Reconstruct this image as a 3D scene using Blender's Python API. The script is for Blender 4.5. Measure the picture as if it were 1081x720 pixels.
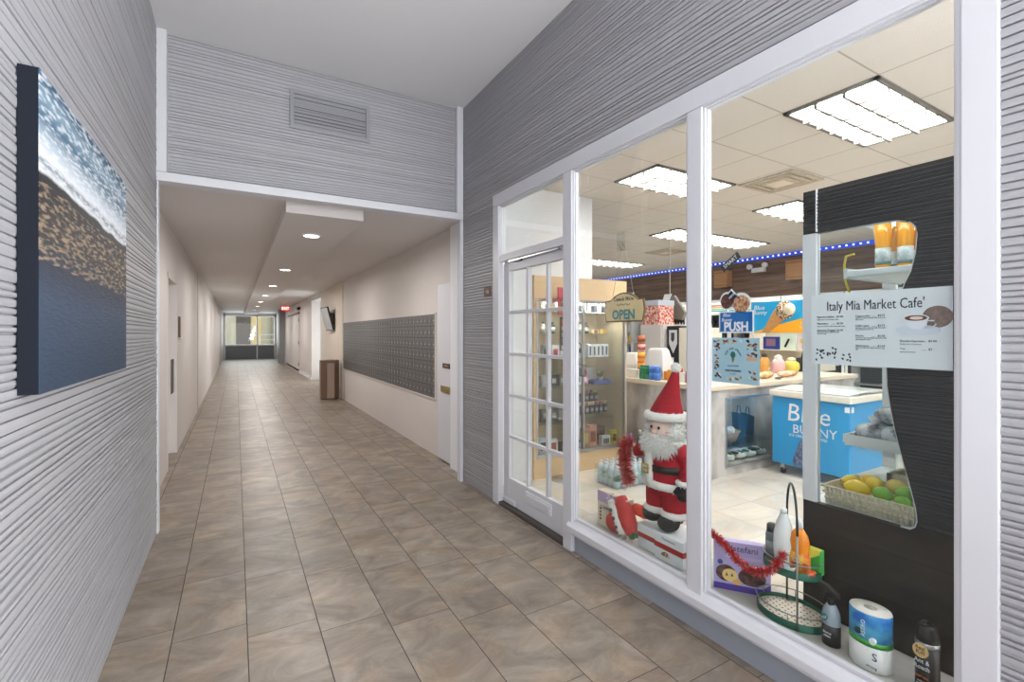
import bpy, bmesh, math, random
from mathutils import Vector, Matrix, noise

for o in list(bpy.data.objects): bpy.data.objects.remove(o, do_unlink=True)
scene = bpy.context.scene
COL = scene.collection
PI = math.pi
rnd = random.Random(7)

# ------------------------------------------------------------------ camera
cam_d = bpy.data.cameras.new('camera'); cam = bpy.data.objects.new('camera', cam_d); COL.objects.link(cam)
FPX = 500.5
cam_d.sensor_width = 36.0; cam_d.sensor_fit = 'HORIZONTAL'
cam_d.lens = 36.0 * FPX / 1081.0
cam_d.shift_y = -8.0 / 1081.0
cam_d.clip_start = 0.05; cam_d.clip_end = 300
cam.location = (0, 0, 1.45)
cam.rotation_euler = (PI / 2, 0, -math.atan(291.5 / FPX))
scene.camera = cam

# ------------------------------------------------------------------ world, view
w = bpy.data.worlds.new('world'); scene.world = w; w.use_nodes = True
wn = w.node_tree.nodes; wn['Background'].inputs[0].default_value = (0.94, 0.97, 1.0, 1)
wn['Background'].inputs[1].default_value = 1.2
vs = scene.view_settings
vs.view_transform = 'Standard'; vs.look = 'None'; vs.gamma = 1; vs.use_curve_mapping = False
vs.exposure = 1.0

def area(name, loc, rot, sx, sy, power, col=(1, 1, 1), disk=False, parent=None, spread=None):
    d = bpy.data.lights.new(name, 'AREA'); d.shape = 'DISK' if disk else 'RECTANGLE'
    d.size = sx
    if not disk: d.size_y = sy
    d.energy = power; d.color = col
    if spread: d.spread = spread
    o = bpy.data.objects.new(name, d); COL.objects.link(o); o.location = loc; o.rotation_euler = rot
    if parent: o.parent = parent
    return o
# daylight arriving through the open entrance end of the foyer, behind the viewer
area('entrance_daylight', (0.7, -2.6, 1.9), (PI / 2, 0, 0), 2.4, 3.2, 12, (1.0, 0.98, 0.97))
# added fill lamp at the right, behind the viewer, brightening left wall and ceiling
area('side_fill_light', (1.95, -1.3, 1.9), (0, math.radians(112), math.radians(-14)), 2.6, 1.8, 230, (0.98, 0.98, 1.0))
# daylight at the far end of the passage
area('courtyard_daylight', (0.7, 31.6, 1.7), (-PI / 2, 0, 0), 2.6, 1.8, 30, (0.95, 0.97, 1.0))
# daylight through the side entrance in the right corridor wall
area('side_entrance_daylight', (2.85, 15.0, 1.4), (0, PI / 2, 0), 2.2, 1.6, 9, (0.95, 0.98, 1.0))

# ------------------------------------------------------------------ materials
MATS = {}
def _nt(name):
    m = bpy.data.materials.new(name); m.use_nodes = True
    nt = m.node_tree; b = nt.nodes['Principled BSDF']
    return m, nt, b
def lin(c):
    return tuple((x / 12.92 if x <= 0.04045 else ((x + 0.055) / 1.055) ** 2.4) for x in c)
def rgb(r, g, b): return lin((r / 255, g / 255, b / 255))
def mat(name, col, rough=0.5, metal=0.0, var=None, bump=None, emit=0.0, scale3=None, coat=0.0, spec=None):
    """col: linear rgb. var=(scale, colour2, contrast). bump=(scale, strength, distance)"""
    if name in MATS: return MATS[name]
    m, nt, b = _nt(name); N = nt.nodes; L = nt.links
    b.inputs['Base Color'].default_value = (*col, 1)
    b.inputs['Roughness'].default_value = rough
    b.inputs['Metallic'].default_value = metal
    if coat: b.inputs['Coat Weight'].default_value = coat
    if spec is not None: b.inputs['Specular IOR Level'].default_value = spec
    tc = N.new('ShaderNodeTexCoord'); src = tc.outputs['Object']
    if scale3:
        mp = N.new('ShaderNodeMapping'); mp.inputs['Scale'].default_value = scale3
        L.new(src, mp.inputs['Vector']); src = mp.outputs['Vector']
    if var:
        n = N.new('ShaderNodeTexNoise'); n.inputs['Scale'].default_value = var[0]; n.inputs['Detail'].default_value = 6
        L.new(src, n.inputs['Vector'])
        r = N.new('ShaderNodeValToRGB'); k = var[2] if len(var) > 2 else 0.2
        r.color_ramp.elements[0].position = 0.5 - k; r.color_ramp.elements[1].position = 0.5 + k
        r.color_ramp.elements[0].color = (*col, 1); r.color_ramp.elements[1].color = (*var[1], 1)
        L.new(n.outputs['Fac'], r.inputs['Fac']); L.new(r.outputs['Color'], b.inputs['Base Color'])
    if bump:
        n2 = N.new('ShaderNodeTexNoise'); n2.inputs['Scale'].default_value = bump[0]; n2.inputs['Detail'].default_value = 5
        L.new(src, n2.inputs['Vector'])
        bp = N.new('ShaderNodeBump'); bp.inputs['Strength'].default_value = bump[1]
        bp.inputs['Distance'].default_value = bump[2] if len(bump) > 2 else 0.01
        L.new(n2.outputs['Fac'], bp.inputs['Height']); L.new(bp.outputs['Normal'], b.inputs['Normal'])
    if emit:
        b.inputs['Emission Color'].default_value = (*col, 1); b.inputs['Emission Strength'].default_value = emit
    MATS[name] = m
    return m
def glass_mat(name, tint=(1, 1, 1), refl=0.06, rough=0.0):
    if name in MATS: return MATS[name]
    m = bpy.data.materials.new(name); m.use_nodes = True; nt = m.node_tree; N = nt.nodes; L = nt.links
    N.clear(); out = N.new('ShaderNodeOutputMaterial'); mx = N.new('ShaderNodeMixShader')
    t = N.new('ShaderNodeBsdfTransparent'); t.inputs[0].default_value = (*tint, 1)
    g = N.new('ShaderNodeBsdfGlossy'); g.inputs['Roughness'].default_value = rough
    lw = N.new('ShaderNodeLayerWeight'); lw.inputs['Blend'].default_value = 0.25
    ma = N.new('ShaderNodeMath'); ma.operation = 'MULTIPLY_ADD'; ma.inputs[1].default_value = 0.22; ma.inputs[2].default_value = refl * 0.3
    L.new(lw.outputs['Fresnel'], ma.inputs[0]); L.new(ma.outputs[0], mx.inputs[0])
    L.new(t.outputs[0], mx.inputs[1]); L.new(g.outputs[0], mx.inputs[2]); L.new(mx.outputs[0], out.inputs[0])
    MATS[name] = m; return m
def tile_mat(name, x0, y0, w, l, off, c1, c2, c3, grout, rough, gw=0.004, bumpd=0.003, rs=2.2, tint=1.0):
    m, nt, b = _nt(name); N = nt.nodes; L = nt.links
    def math_(op, a, bb=None, c=None):
        n = N.new('ShaderNodeMath'); n.operation = op
        for i, v in enumerate((a, bb, c)):
            if v is None: continue
            if isinstance(v, (int, float)): n.inputs[i].default_value = v
            else: L.new(v, n.inputs[i])
        return n.outputs[0]
    tc = N.new('ShaderNodeTexCoord'); sp = N.new('ShaderNodeSeparateXYZ'); L.new(tc.outputs['Object'], sp.inputs[0])
    u = math_('DIVIDE', math_('SUBTRACT', sp.outputs[0], x0), w); fu = math_('FLOOR', u)
    v = math_('DIVIDE', math_('SUBTRACT', sp.outputs[1], math_('MULTIPLY_ADD', fu, off, y0)), l); fv = math_('FLOOR', v)
    du = math_('MULTIPLY', math_('SUBTRACT', 0.5, math_('ABSOLUTE', math_('SUBTRACT', math_('SUBTRACT', u, fu), 0.5))), w)
    dv = math_('MULTIPLY', math_('SUBTRACT', 0.5, math_('ABSOLUTE', math_('SUBTRACT', math_('SUBTRACT', v, fv), 0.5))), l)
    gx = math_('LESS_THAN', du, gw / 2); gy = math_('LESS_THAN', dv, gw / 2.6)
    g = math_('MAXIMUM', gx, gy)
    cid = N.new('ShaderNodeCombineXYZ'); L.new(fu, cid.inputs[0]); L.new(fv, cid.inputs[1])
    wn_ = N.new('ShaderNodeTexWhiteNoise'); wn_.noise_dimensions = '2D'; L.new(cid.outputs[0], wn_.inputs['Vector'])
    off_ = N.new('ShaderNodeVectorMath'); off_.operation = 'MULTIPLY_ADD'
    L.new(wn_.outputs['Color'], off_.inputs[0]); off_.inputs[1].default_value = (17, 23, 9); L.new(tc.outputs['Object'], off_.inputs[2])
    mp = N.new('ShaderNodeMapping'); mp.inputs['Rotation'].default_value = (0, 0, 0.6); mp.inputs['Scale'].default_value = (1.0, 1.5, 1)
    L.new(off_.outputs[0], mp.inputs['Vector'])
    n1 = N.new('ShaderNodeTexNoise'); n1.inputs['Scale'].default_value = rs; n1.inputs['Detail'].default_value = 9; n1.inputs['Roughness'].default_value = 0.7; n1.inputs['Distortion'].default_value = 0.7
    L.new(mp.outputs[0], n1.inputs['Vector'])
    r = N.new('ShaderNodeValToRGB'); e = r.color_ramp.elements
    e[0].position = 0.32; e[0].color = (*c1, 1); e[1].position = 0.7; e[1].color = (*c3, 1)
    k = e.new(0.5); k.color = (*c2, 1)
    L.new(n1.outputs['Fac'], r.inputs['Fac'])
    n4 = N.new('ShaderNodeTexNoise'); n4.inputs['Scale'].default_value = 4.5; n4.inputs['Detail'].default_value = 5; L.new(off_.outputs[0], n4.inputs['Vector'])
    rt = N.new('ShaderNodeValToRGB'); et = rt.color_ramp.elements
    et[0].position = 0.36; et[0].color = (0.90, 0.97, 1.06, 1); et[1].position = 0.68; et[1].color = (1.14, 1.0, 0.84, 1); kt = et.new(0.52); kt.color = (1, 1, 1, 1)
    L.new(n4.outputs['Fac'], rt.inputs['Fac'])
    tm = N.new('ShaderNodeMix'); tm.data_type = 'RGBA'; tm.blend_type = 'MULTIPLY'; tm.inputs[0].default_value = tint
    L.new(r.outputs['Color'], tm.inputs[6]); L.new(rt.outputs['Color'], tm.inputs[7])
    hs = N.new('ShaderNodeMix'); hs.data_type = 'RGBA'; hs.blend_type = 'MULTIPLY'; hs.inputs[0].default_value = 1
    val = math_('MULTIPLY_ADD', wn_.outputs['Value'], 0.16, 0.92)
    cv = N.new('ShaderNodeCombineColor')
    for i in range(3): L.new(val, cv.inputs[i])
    L.new(tm.outputs[2], hs.inputs[6]); L.new(cv.outputs[0], hs.inputs[7])
    mx = N.new('ShaderNodeMix'); mx.data_type = 'RGBA'; L.new(g, mx.inputs[0]); L.new(hs.outputs[2], mx.inputs[6]); mx.inputs[7].default_value = (*grout, 1)
    L.new(mx.outputs[2], b.inputs['Base Color'])
    rr = math_('MULTIPLY_ADD', g, 0.4, rough); L.new(rr, b.inputs['Roughness'])
    hh = math_('MULTIPLY_ADD', n1.outputs['Fac'], 0.25, math_('SUBTRACT', 1.0, g))
    bp = N.new('ShaderNodeBump'); bp.inputs['Strength'].default_value = 0.5; bp.inputs['Distance'].default_value = bumpd
    L.new(hh, bp.inputs['Height']); L.new(bp.outputs['Normal'], b.inputs['Normal'])
    MATS[name] = m; return m
def grid_mat(name, x0, y0, p, base, line, spots, gw=0.012):
    m, nt, b = _nt(name); N = nt.nodes; L = nt.links
    def math_(op, a, bb=None, c=None):
        n = N.new('ShaderNodeMath'); n.operation = op
        for i, v in enumerate((a, bb, c)):
            if v is None: continue
            if isinstance(v, (int, float)): n.inputs[i].default_value = v
            else: L.new(v, n.inputs[i])
        return n.outputs[0]
    tc = N.new('ShaderNodeTexCoord'); sp = N.new('ShaderNodeSeparateXYZ'); L.new(tc.outputs['Object'], sp.inputs[0])
    ds = []
    for i, o0 in ((0, x0), (1, y0)):
        u = math_('DIVIDE', math_('SUBTRACT', sp.outputs[i], o0), p)
        ds.append(math_('LESS_THAN', math_('MULTIPLY', math_('PINGPONG', u, 0.5), p), gw / 2))
    g = math_('MAXIMUM', ds[0], ds[1])
    n1 = N.new('ShaderNodeTexNoise'); n1.inputs['Scale'].default_value = 160; n1.inputs['Detail'].default_value = 3
    L.new(tc.outputs['Object'], n1.inputs['Vector'])
    r = N.new('ShaderNodeValToRGB'); r.color_ramp.elements[0].position = 0.35; r.color_ramp.elements[1].position = 0.55
    r.color_ramp.elements[0].color = (*spots, 1); r.color_ramp.elements[1].color = (*base, 1)
    L.new(n1.outputs['Fac'], r.inputs['Fac'])
    mx = N.new('ShaderNodeMix'); mx.data_type = 'RGBA'; L.new(g, mx.inputs[0]); L.new(r.outputs['Color'], mx.inputs[6]); mx.inputs[7].default_value = (*line, 1)
    L.new(mx.outputs[2], b.inputs['Base Color']); b.inputs['Roughness'].default_value = 0.8
    bp = N.new('ShaderNodeBump'); bp.inputs['Strength'].default_value = 0.4; bp.inputs['Distance'].default_value = 0.004
    L.new(math_('MULTIPLY_ADD', n1.outputs['Fac'], 0.3, math_('MULTIPLY', g, 1.0)), bp.inputs['Height']); L.new(bp.outputs['Normal'], b.inputs['Normal'])
    MATS[name] = m; return m
def plank_mat(name, axis_len, axis_wid, wid, c1, c2, rough=0.5, gap=(0.02, 0.02, 0.02)):
    m, nt, b = _nt(name); N = nt.nodes; L = nt.links
    tc = N.new('ShaderNodeTexCoord'); sp = N.new('ShaderNodeSeparateXYZ'); L.new(tc.outputs['Object'], sp.inputs[0])
    d = N.new('ShaderNodeMath'); d.operation = 'DIVIDE'; L.new(sp.outputs[axis_wid], d.inputs[0]); d.inputs[1].default_value = wid
    fl = N.new('ShaderNodeMath'); fl.operation = 'FLOOR'; L.new(d.outputs[0], fl.inputs[0])
    fr = N.new('ShaderNodeMath'); fr.operation = 'FRACT'; L.new(d.outputs[0], fr.inputs[0])
    cb = N.new('ShaderNodeCombineXYZ'); L.new(fl.outputs[0], cb.inputs[0])
    wn_ = N.new('ShaderNodeTexWhiteNoise'); wn_.noise_dimensions = '1D'; L.new(fl.outputs[0], wn_.inputs['W'])
    mp = N.new('ShaderNodeMapping'); sc = [14, 14, 14]; sc[axis_len] = 0.9; mp.inputs['Scale'].default_value = sc
    L.new(tc.outputs['Object'], mp.inputs['Vector'])
    ad = N.new('ShaderNodeVectorMath'); ad.operation = 'MULTIPLY_ADD'; L.new(wn_.outputs['Color'], ad.inputs[0]); ad.inputs[1].default_value = (9, 9, 9); L.new(mp.outputs[0], ad.inputs[2])
    n1 = N.new('ShaderNodeTexNoise'); n1.inputs['Scale'].default_value = 1.0; n1.inputs['Detail'].default_value = 8; L.new(ad.outputs[0], n1.inputs['Vector'])
    r = N.new('ShaderNodeValToRGB'); r.color_ramp.elements[0].position = 0.3; r.color_ramp.elements[1].position = 0.7
    r.color_ramp.elements[0].color = (*c1, 1); r.color_ramp.elements[1].color = (*c2, 1); L.new(n1.outputs['Fac'], r.inputs['Fac'])
    lt = N.new('ShaderNodeMath'); lt.operation = 'LESS_THAN'; L.new(fr.outputs[0], lt.inputs[0]); lt.inputs[1].default_value = 0.04
    mx = N.new('ShaderNodeMix'); mx.data_type = 'RGBA'; L.new(lt.outputs[0], mx.inputs[0]); L.new(r.outputs['Color'], mx.inputs[6]); mx.inputs[7].default_value = (*gap, 1)
    L.new(mx.outputs[2], b.inputs['Base Color']); b.inputs['Roughness'].default_value = rough
    MATS[name] = m; return m

WHITE = mat('white_paint', rgb(210, 211, 216), 0.38, bump=(30, 0.08, 0.004))
WHITE2 = mat('white_gloss', rgb(232, 234, 238), 0.25)
CEIL = mat('ceiling_paint', rgb(222, 222, 224), 0.7, bump=(8, 0.05, 0.01))
CCEIL = mat('corridor_ceiling_paint', rgb(212, 207, 205), 0.6, bump=(3, 0.1, 0.02))
RIB = mat('grey_ribbed_stucco', rgb(164, 164, 168), 0.5, bump=(90, 0.25, 0.002))
PLAST = mat('white_plaster', rgb(216, 210, 206), 0.6, var=(1.6, rgb(204, 197, 193), 0.3), bump=(40, 0.5, 0.006), scale3=(1, 0.35, 1))
PLAST2 = mat('beige_plaster', rgb(212, 200, 186), 0.6, bump=(40, 0.4, 0.006))
BLACK = mat('black_plastic', (0.012, 0.012, 0.013), 0.35)
DGREY = mat('dark_grey', (0.06, 0.06, 0.065), 0.5)
KICK = mat('grey_kick_paint', rgb(150, 156, 166), 0.45, bump=(20, 0.2, 0.003))
FLOOR = tile_mat('brown_stone_tiles', 0.048, 2.585, 0.3086, 0.612, -0.128, rgb(108, 98, 89), rgb(135, 123, 110), rgb(163, 149, 134), rgb(54, 46, 42), 0.42, rs=3.6, tint=0.55)
SFLOOR = tile_mat('cream_shop_tiles', 2.0, 0.2, 0.46, 0.46, 0.0, rgb(210, 200, 188), rgb(222, 213, 202), rgb(232, 225, 215), rgb(170, 156, 140), 0.16, gw=0.006, tint=0.3)
SCEIL = grid_mat('ceiling_tiles', 3.65, 1.48, 0.63, rgb(222, 216, 209), rgb(178, 168, 156), rgb(214, 205, 194))
STEEL = mat('brushed_aluminium', (0.62, 0.63, 0.65), 0.3, 1.0)
CHROME = mat('chrome', (0.8, 0.8, 0.82), 0.15, 1.0)
BRASS = mat('brass', (0.42, 0.33, 0.14), 0.35, 1.0)
GLASS = glass_mat('window_glass', (0.97, 0.99, 0.98), 0.05)
CGLASS = glass_mat('case_glass', (0.96, 0.99, 0.99), 0.08)
BEECH = mat('beech_veneer', rgb(226, 192, 146), 0.4, var=(3, rgb(236, 206, 164), 0.25), scale3=(1, 1, 9))
MARBLE = mat('grey_marble_laminate', rgb(216, 211, 206), 0.35, var=(3.5, rgb(160, 152, 148), 0.12), scale3=(1, 1.4, 0.7))
WOODF = plank_mat('weathered_plank', 1, 2, 0.105, rgb(92, 68, 54), rgb(140, 112, 94))
BLKRIB = mat('black_ribbed_panel', (0.032, 0.032, 0.036), 0.4)
BLKWOOD = plank_mat('black_wood_grain', 1, 2, 0.19, (0.020, 0.017, 0.016), (0.045, 0.039, 0.037), 0.4)
RED = mat('red_plush', rgb(178, 14, 36), 0.8, var=(40, rgb(150, 8, 28), 0.3), bump=(120, 0.5, 0.004))
FUR = mat('white_fur', rgb(238, 236, 232), 0.95, bump=(150, 0.9, 0.006))
SKIN = mat('plush_skin', rgb(226, 196, 182), 0.8)
TINR = mat('red_tinsel', rgb(214, 30, 40), 0.25, 0.35)
TINS = mat('silver_tinsel', rgb(236, 190, 190), 0.2, 0.7)

def col(r, g, b, rough=0.45):
    return mat('paint_%d_%d_%d' % (r, g, b), rgb(r, g, b), rough)

# ------------------------------------------------------------------ mesh builder
def wloc(o):
    v = Vector((0, 0, 0))
    while o is not None: v = v + Vector(o.location); o = o.parent
    return v
class MB:
    def __init__(s): s.v = []; s.f = []; s.m = []; s.mi = 0; s.sm = []; s.smooth = False
    def add(s, vs_, fs):
        n = len(s.v); s.v += [tuple(p) for p in vs_]
        for f in fs: s.f.append(tuple(i + n for i in f)); s.m.append(s.mi); s.sm.append(s.smooth)
        return s
    def mat(s, i): s.mi = i; return s
    def box(s, x0, x1, y0, y1, z0, z1):
        if x0 > x1: x0, x1 = x1, x0
        if y0 > y1: y0, y1 = y1, y0
        if z0 > z1: z0, z1 = z1, z0
        return s.add([(x0, y0, z0), (x1, y0, z0), (x1, y1, z0), (x0, y1, z0), (x0, y0, z1), (x1, y0, z1), (x1, y1, z1), (x0, y1, z1)],
                     [(0, 3, 2, 1), (4, 5, 6, 7), (0, 1, 5, 4), (1, 2, 6, 5), (2, 3, 7, 6), (3, 0, 4, 7)])
    def obox(s, c, ax, ay, az):
        """oriented box: centre and three half-axis vectors"""
        c = Vector(c); ax = Vector(ax); ay = Vector(ay); az = Vector(az); P = []
        for k in (-1, 1):
            for (i, j) in ((-1, -1), (1, -1), (1, 1), (-1, 1)): P.append(c + ax * i + ay * j + az * k)
        return s.add(P, [(0, 3, 2, 1), (4, 5, 6, 7), (0, 1, 5, 4), (1, 2, 6, 5), (2, 3, 7, 6), (3, 0, 4, 7)])
    def loft(s, rings, cap=True):
        """rings: list of lists of points, same count"""
        n = len(rings[0]); P = [p for r in rings for p in r]; F = []
        for i in range(len(rings) - 1):
            for j in range(n):
                a = i * n + j; b = i * n + (j + 1) % n
                F.append((a, b, b + n, a + n))
        if cap:
            F.append(tuple(range(n))[::-1]); F.append(tuple((len(rings) - 1) * n + j for j in range(n)))
        return s.add(P, F)
    def lathe(s, cx, cy, prof, n=20, sx=1, sy=1):
        """prof: (radius, z) list, bottom to top"""
        R = []
        for r, z in prof:
            r = max(r, 1e-4)
            R.append([(cx + r * sx * math.cos(2 * PI * j / n), cy + r * sy * math.sin(2 * PI * j / n), z) for j in range(n)])
        sm = s.smooth; s.smooth = True; s.loft(R); s.smooth = sm; return s
    def cyl(s, a, b, r0, r1=None, n=12):
        a = Vector(a); b = Vector(b); r1 = r0 if r1 is None else r1
        d = (b - a).normalized(); u = d.orthogonal().normalized(); v = d.cross(u)
        R = [[p + u * r * math.cos(2 * PI * j / n) + v * r * math.sin(2 * PI * j / n) for j in range(n)] for p, r in ((a, r0), (b, r1))]
        sm = s.smooth; s.smooth = True; s.loft(R); s.smooth = sm; return s
    def tube(s, pts, rad, n=8, closed=False):
        pts = [Vector(p) for p in pts]; R = []; N = len(pts)
        up = Vector((0.13, 0.21, 1)).normalized()
        for i, p in enumerate(pts):
            a = pts[i - 1] if (i > 0 or closed) else p; b = pts[(i + 1) % N] if (i < N - 1 or closed) else p
            d = (b - a).normalized(); u = d.cross(up)
            if u.length < 1e-3: u = d.orthogonal()
            u.normalize(); v = d.cross(u)
            r = rad[i] if isinstance(rad, (list, tuple)) else rad
            R.append([p + u * r * math.cos(2 * PI * j / n) + v * r * math.sin(2 * PI * j / n) for j in range(n)])
        if closed: R.append(R[0])
        sm = s.smooth; s.smooth = True; s.loft(R, cap=not closed); s.smooth = sm; return s
    def ell(s, c, rx, ry, rz, nu=16, nv=10, jit=0.0, seed=0):
        c = Vector(c); R = []; rr = random.Random(seed)
        for i in range(nv + 1):
            t = -PI / 2 + PI * i / nv; k = max(math.cos(t), 0.01)
            R.append([c + Vector((rx * k * math.cos(2 * PI * j / nu), ry * k * math.sin(2 * PI * j / nu), rz * math.sin(t))) * (1 + jit * (rr.random() - 0.5)) * 1 if False else
                      c + Vector((rx * k * math.cos(2 * PI * j / nu), ry * k * math.sin(2 * PI * j / nu), rz * math.sin(t))) * (1 + jit * (rr.random() - 0.5)) for j in range(nu)])
        sm = s.smooth; s.smooth = True; s.loft(R); s.smooth = sm; return s
    def prism(s, poly, axis, a, b):
        """poly in the other two axes: axis 0 -> (y,z); 1 -> (x,z); 2 -> (x,y)"""
        def mk(p, q):
            return (q, p[0], p[1]) if axis == 0 else ((p[0], q, p[1]) if axis == 1 else (p[0], p[1], q))
        n = len(poly); P = [mk(p, a) for p in poly] + [mk(p, b) for p in poly]
        F = [tuple(range(n)), tuple(range(n, 2 * n))[::-1]] + [(j, j + n, (j + 1) % n + n, (j + 1) % n) for j in range(n)]
        return s.add(P, F)
    def build(s, name, mats, parent=None, bevel=0.0, local=False, mods=None):
        if not isinstance(mats, (list, tuple)): mats = [mats]
        o0 = Vector((0, 0, 0)) if (local or parent is None) else wloc(parent)
        me = bpy.data.meshes.new(name)
        me.from_pydata([tuple(Vector(p) - o0) for p in s.v], [], s.f)
        for m_ in mats: me.materials.append(m_)
        for p, k, q in zip(me.polygons, s.m, s.sm): p.material_index = k; p.use_smooth = q
        me.validate(); me.update()
        bm = bmesh.new(); bm.from_mesh(me); bmesh.ops.recalc_face_normals(bm, faces=bm.faces); bm.to_mesh(me); bm.free()
        o = bpy.data.objects.new(name, me); COL.objects.link(o)
        if parent is not None: o.parent = parent
        if bevel:
            b = o.modifiers.new('bevel', 'BEVEL'); b.width = bevel; b.segments = 2; b.limit_method = 'ANGLE'; b.angle_limit = 0.7
        return o
def tag(o, label, cat, group=None):
    o['label'] = label; o['category'] = cat
    if group: o['group'] = group
    return o
def struct(o): o['kind'] = 'structure'; return o
def thing(name, loc, label, cat, group=None, rz=0):
    o = bpy.data.objects.new(name, None); COL.objects.link(o); o.empty_display_size = 0.1
    o.location = loc; o.rotation_euler = (0, 0, rz)
    return tag(o, label, cat, group)
AXV = {'-X': ((0, -1, 0), (0, 0, 1)), '-Y': ((1, 0, 0), (0, 0, 1)), '+X': ((0, 1, 0), (0, 0, 1))}
def lettering(txt, size, loc, face, m, parent, extrude=0.0006, ax=None, name='lettering', align='CENTER', squash=1.0, shear=0, bold=0.0):
    c = bpy.data.curves.new('t', 'FONT'); c.body = txt; c.size = size; c.align_x = align; c.align_y = 'CENTER'; c.extrude = extrude; c.shear = shear
    c.resolution_u = 2; c.offset = bold
    t = bpy.data.objects.new('t', c); COL.objects.link(t)
    dg = bpy.context.evaluated_depsgraph_get(); me = bpy.data.meshes.new_from_object(t.evaluated_get(dg))
    bpy.data.objects.remove(t, do_unlink=True); bpy.data.curves.remove(c)
    xa, ya = (Vector(v) for v in (ax or AXV[face])); za = xa.cross(ya)
    M = Matrix((xa * squash, ya, za)).transposed().to_4x4(); M.translation = Vector(loc) - wloc(parent)
    me.transform(M); me.materials.clear(); me.materials.append(m)
    o = bpy.data.objects.new(name, me); COL.objects.link(o); o.parent = parent
    return o
def clone(o, loc, label=None, group=None, rz=None, depth=0, parent=None):
    c = o.copy(); COL.objects.link(c); c.parent = parent
    if depth == 0:
        c.location = loc
        if rz is not None: c.rotation_euler = (0, 0, rz)
        if label: c['label'] = label
        if group: c['group'] = group
    for ch in [q for q in o.children]:
        clone(ch, None, depth=depth + 1, parent=c)
    return c

# ================================================================== STRUCTURE
def ribbed(name, axis, pos, sgn, u0, u1, z0, z1, holes=(), seed=1, ubreaks=()):
    """a wall of combed stucco ridges. axis 'x': plane x=pos, u is y; axis 'y': plane y=pos, u is x. sgn: way it faces"""
    r = random.Random(seed); rows = []; z = z0
    breaks = sorted(set([z1] + [h[2] for h in holes] + [h[3] for h in holes]))
    while z < z1 - 0.004:
        wd = r.choice((0.019, 0.022, 0.026, 0.031)) * r.uniform(0.9, 1.1)
        if z + wd > z1: wd = z1 - z
        h = r.uniform(0.008, 0.012); h2 = h * r.uniform(0.75, 1.0)
        rows += [(z, 0.0), (z + 0.004, 0.0), (z + 0.0055, h2 * 0.9), (z + wd * 0.55, h), (z + wd - 0.001, h * 0.9)]
        z += wd
    rows.append((z1, 0.0))
    us = set([u0, u1]) | set(ubreaks)
    n = int((u1 - u0) / 0.09)
    for i in range(1, n): us.add(u0 + (u1 - u0) * i / n)
    us = sorted(us)
    for h in holes: us = [u for u in us if not (0 < abs(u - h[0]) < 0.03 or 0 < abs(u - h[1]) < 0.03)]
    mb = MB(); P = []
    for i, (zz, d) in enumerate(rows):
        rid = i // 5
        for u in us:
            if i == 0 or i == len(rows) - 1: wz = 0
            else: wz = 0.003 * noise.noise(Vector((u * 1.1, rid * 0.3, seed))) + 0.0006 * noise.noise(Vector((u * 4.1, rid * 3.7, seed + 5)))
            hz = zz + wz; dd = d * (1 + 0.1 * noise.noise(Vector((u * 2.7, rid * 5.1, seed + 9))))
            P.append((pos + sgn * dd, u, hz) if axis == 'x' else (u, pos + sgn * dd, hz))
    nu = len(us); F = []
    for i in range(len(rows) - 1):
        zc = (rows[i][0] + rows[i + 1][0]) / 2
        for j in range(nu - 1):
            uc = (us[j] + us[j + 1]) / 2
            if any(h[0] < uc < h[1] and h[2] < zc < h[3] for h in holes): continue
            a = i * nu + j; F.append((a, a + 1, a + 1 + nu, a + nu))
    mb.add(P, F)
    # slab behind the ridges
    b0, b1 = pos - sgn * 0.001, pos - sgn * 0.06
    regs = [(u0, u1, z0, z1)]
    for h in holes:
        nr = []
        for (a, b, c, d) in regs:
            if h[1] <= a or h[0] >= b: nr.append((a, b, c, d)); continue
            if a < h[0]: nr.append((a, h[0], c, d))
            if h[1] < b: nr.append((h[1], b, c, d))
            lo, hi = max(a, h[0]), min(b, h[1])
            if c < h[2]: nr.append((lo, hi, c, h[2]))
            if h[3] < d: nr.append((lo, hi, h[3], d))
        regs = nr
    for (a, b, c, d) in regs:
        if axis == 'x': mb.box(min(b0, b1), max(b0, b1), a, b, c, d)
        else: mb.box(a, b, min(b0, b1), max(b0, b1), c, d)
    o = MB.build(mb, name, RIB); return struct(o)
ribbed('wall_left', 'x', -0.503, 1, -2.4, 4.27, 0, 3.655, seed=3)
ribbed('wall_right', 'x', 1.935, -1, -0.25, 4.275, 0, 3.655, holes=((0.5, 3.61, -0.1, 2.62),), seed=8, ubreaks=(0.5, 3.61))
ribbed('wall_front', 'y', 4.30, -1, -0.46, 1.88, 2.61, 3.655, seed=5)
struct(MB().box(-0.75, 1.99, -2.4, 31.6, -0.12, 0).build('floor', FLOOR))
struct(MB().box(1.99, 2.75, 4.28, 31.6, -0.12, -0.0).build('floor', FLOOR))
struct(MB().box(1.9905, 11, -1.2, 4.28, -0.12, 0.0).box(2.75, 11, 4.28, 12.2, -0.12, 0.0).box(2.35, 2.75, 4.28, 4.75, 0.0, 0.002).build('floor', SFLOOR))
struct(MB().box(-0.6, 2.0, -2.4, 4.36, 3.655, 3.8).build('ceiling', CEIL))
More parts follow.
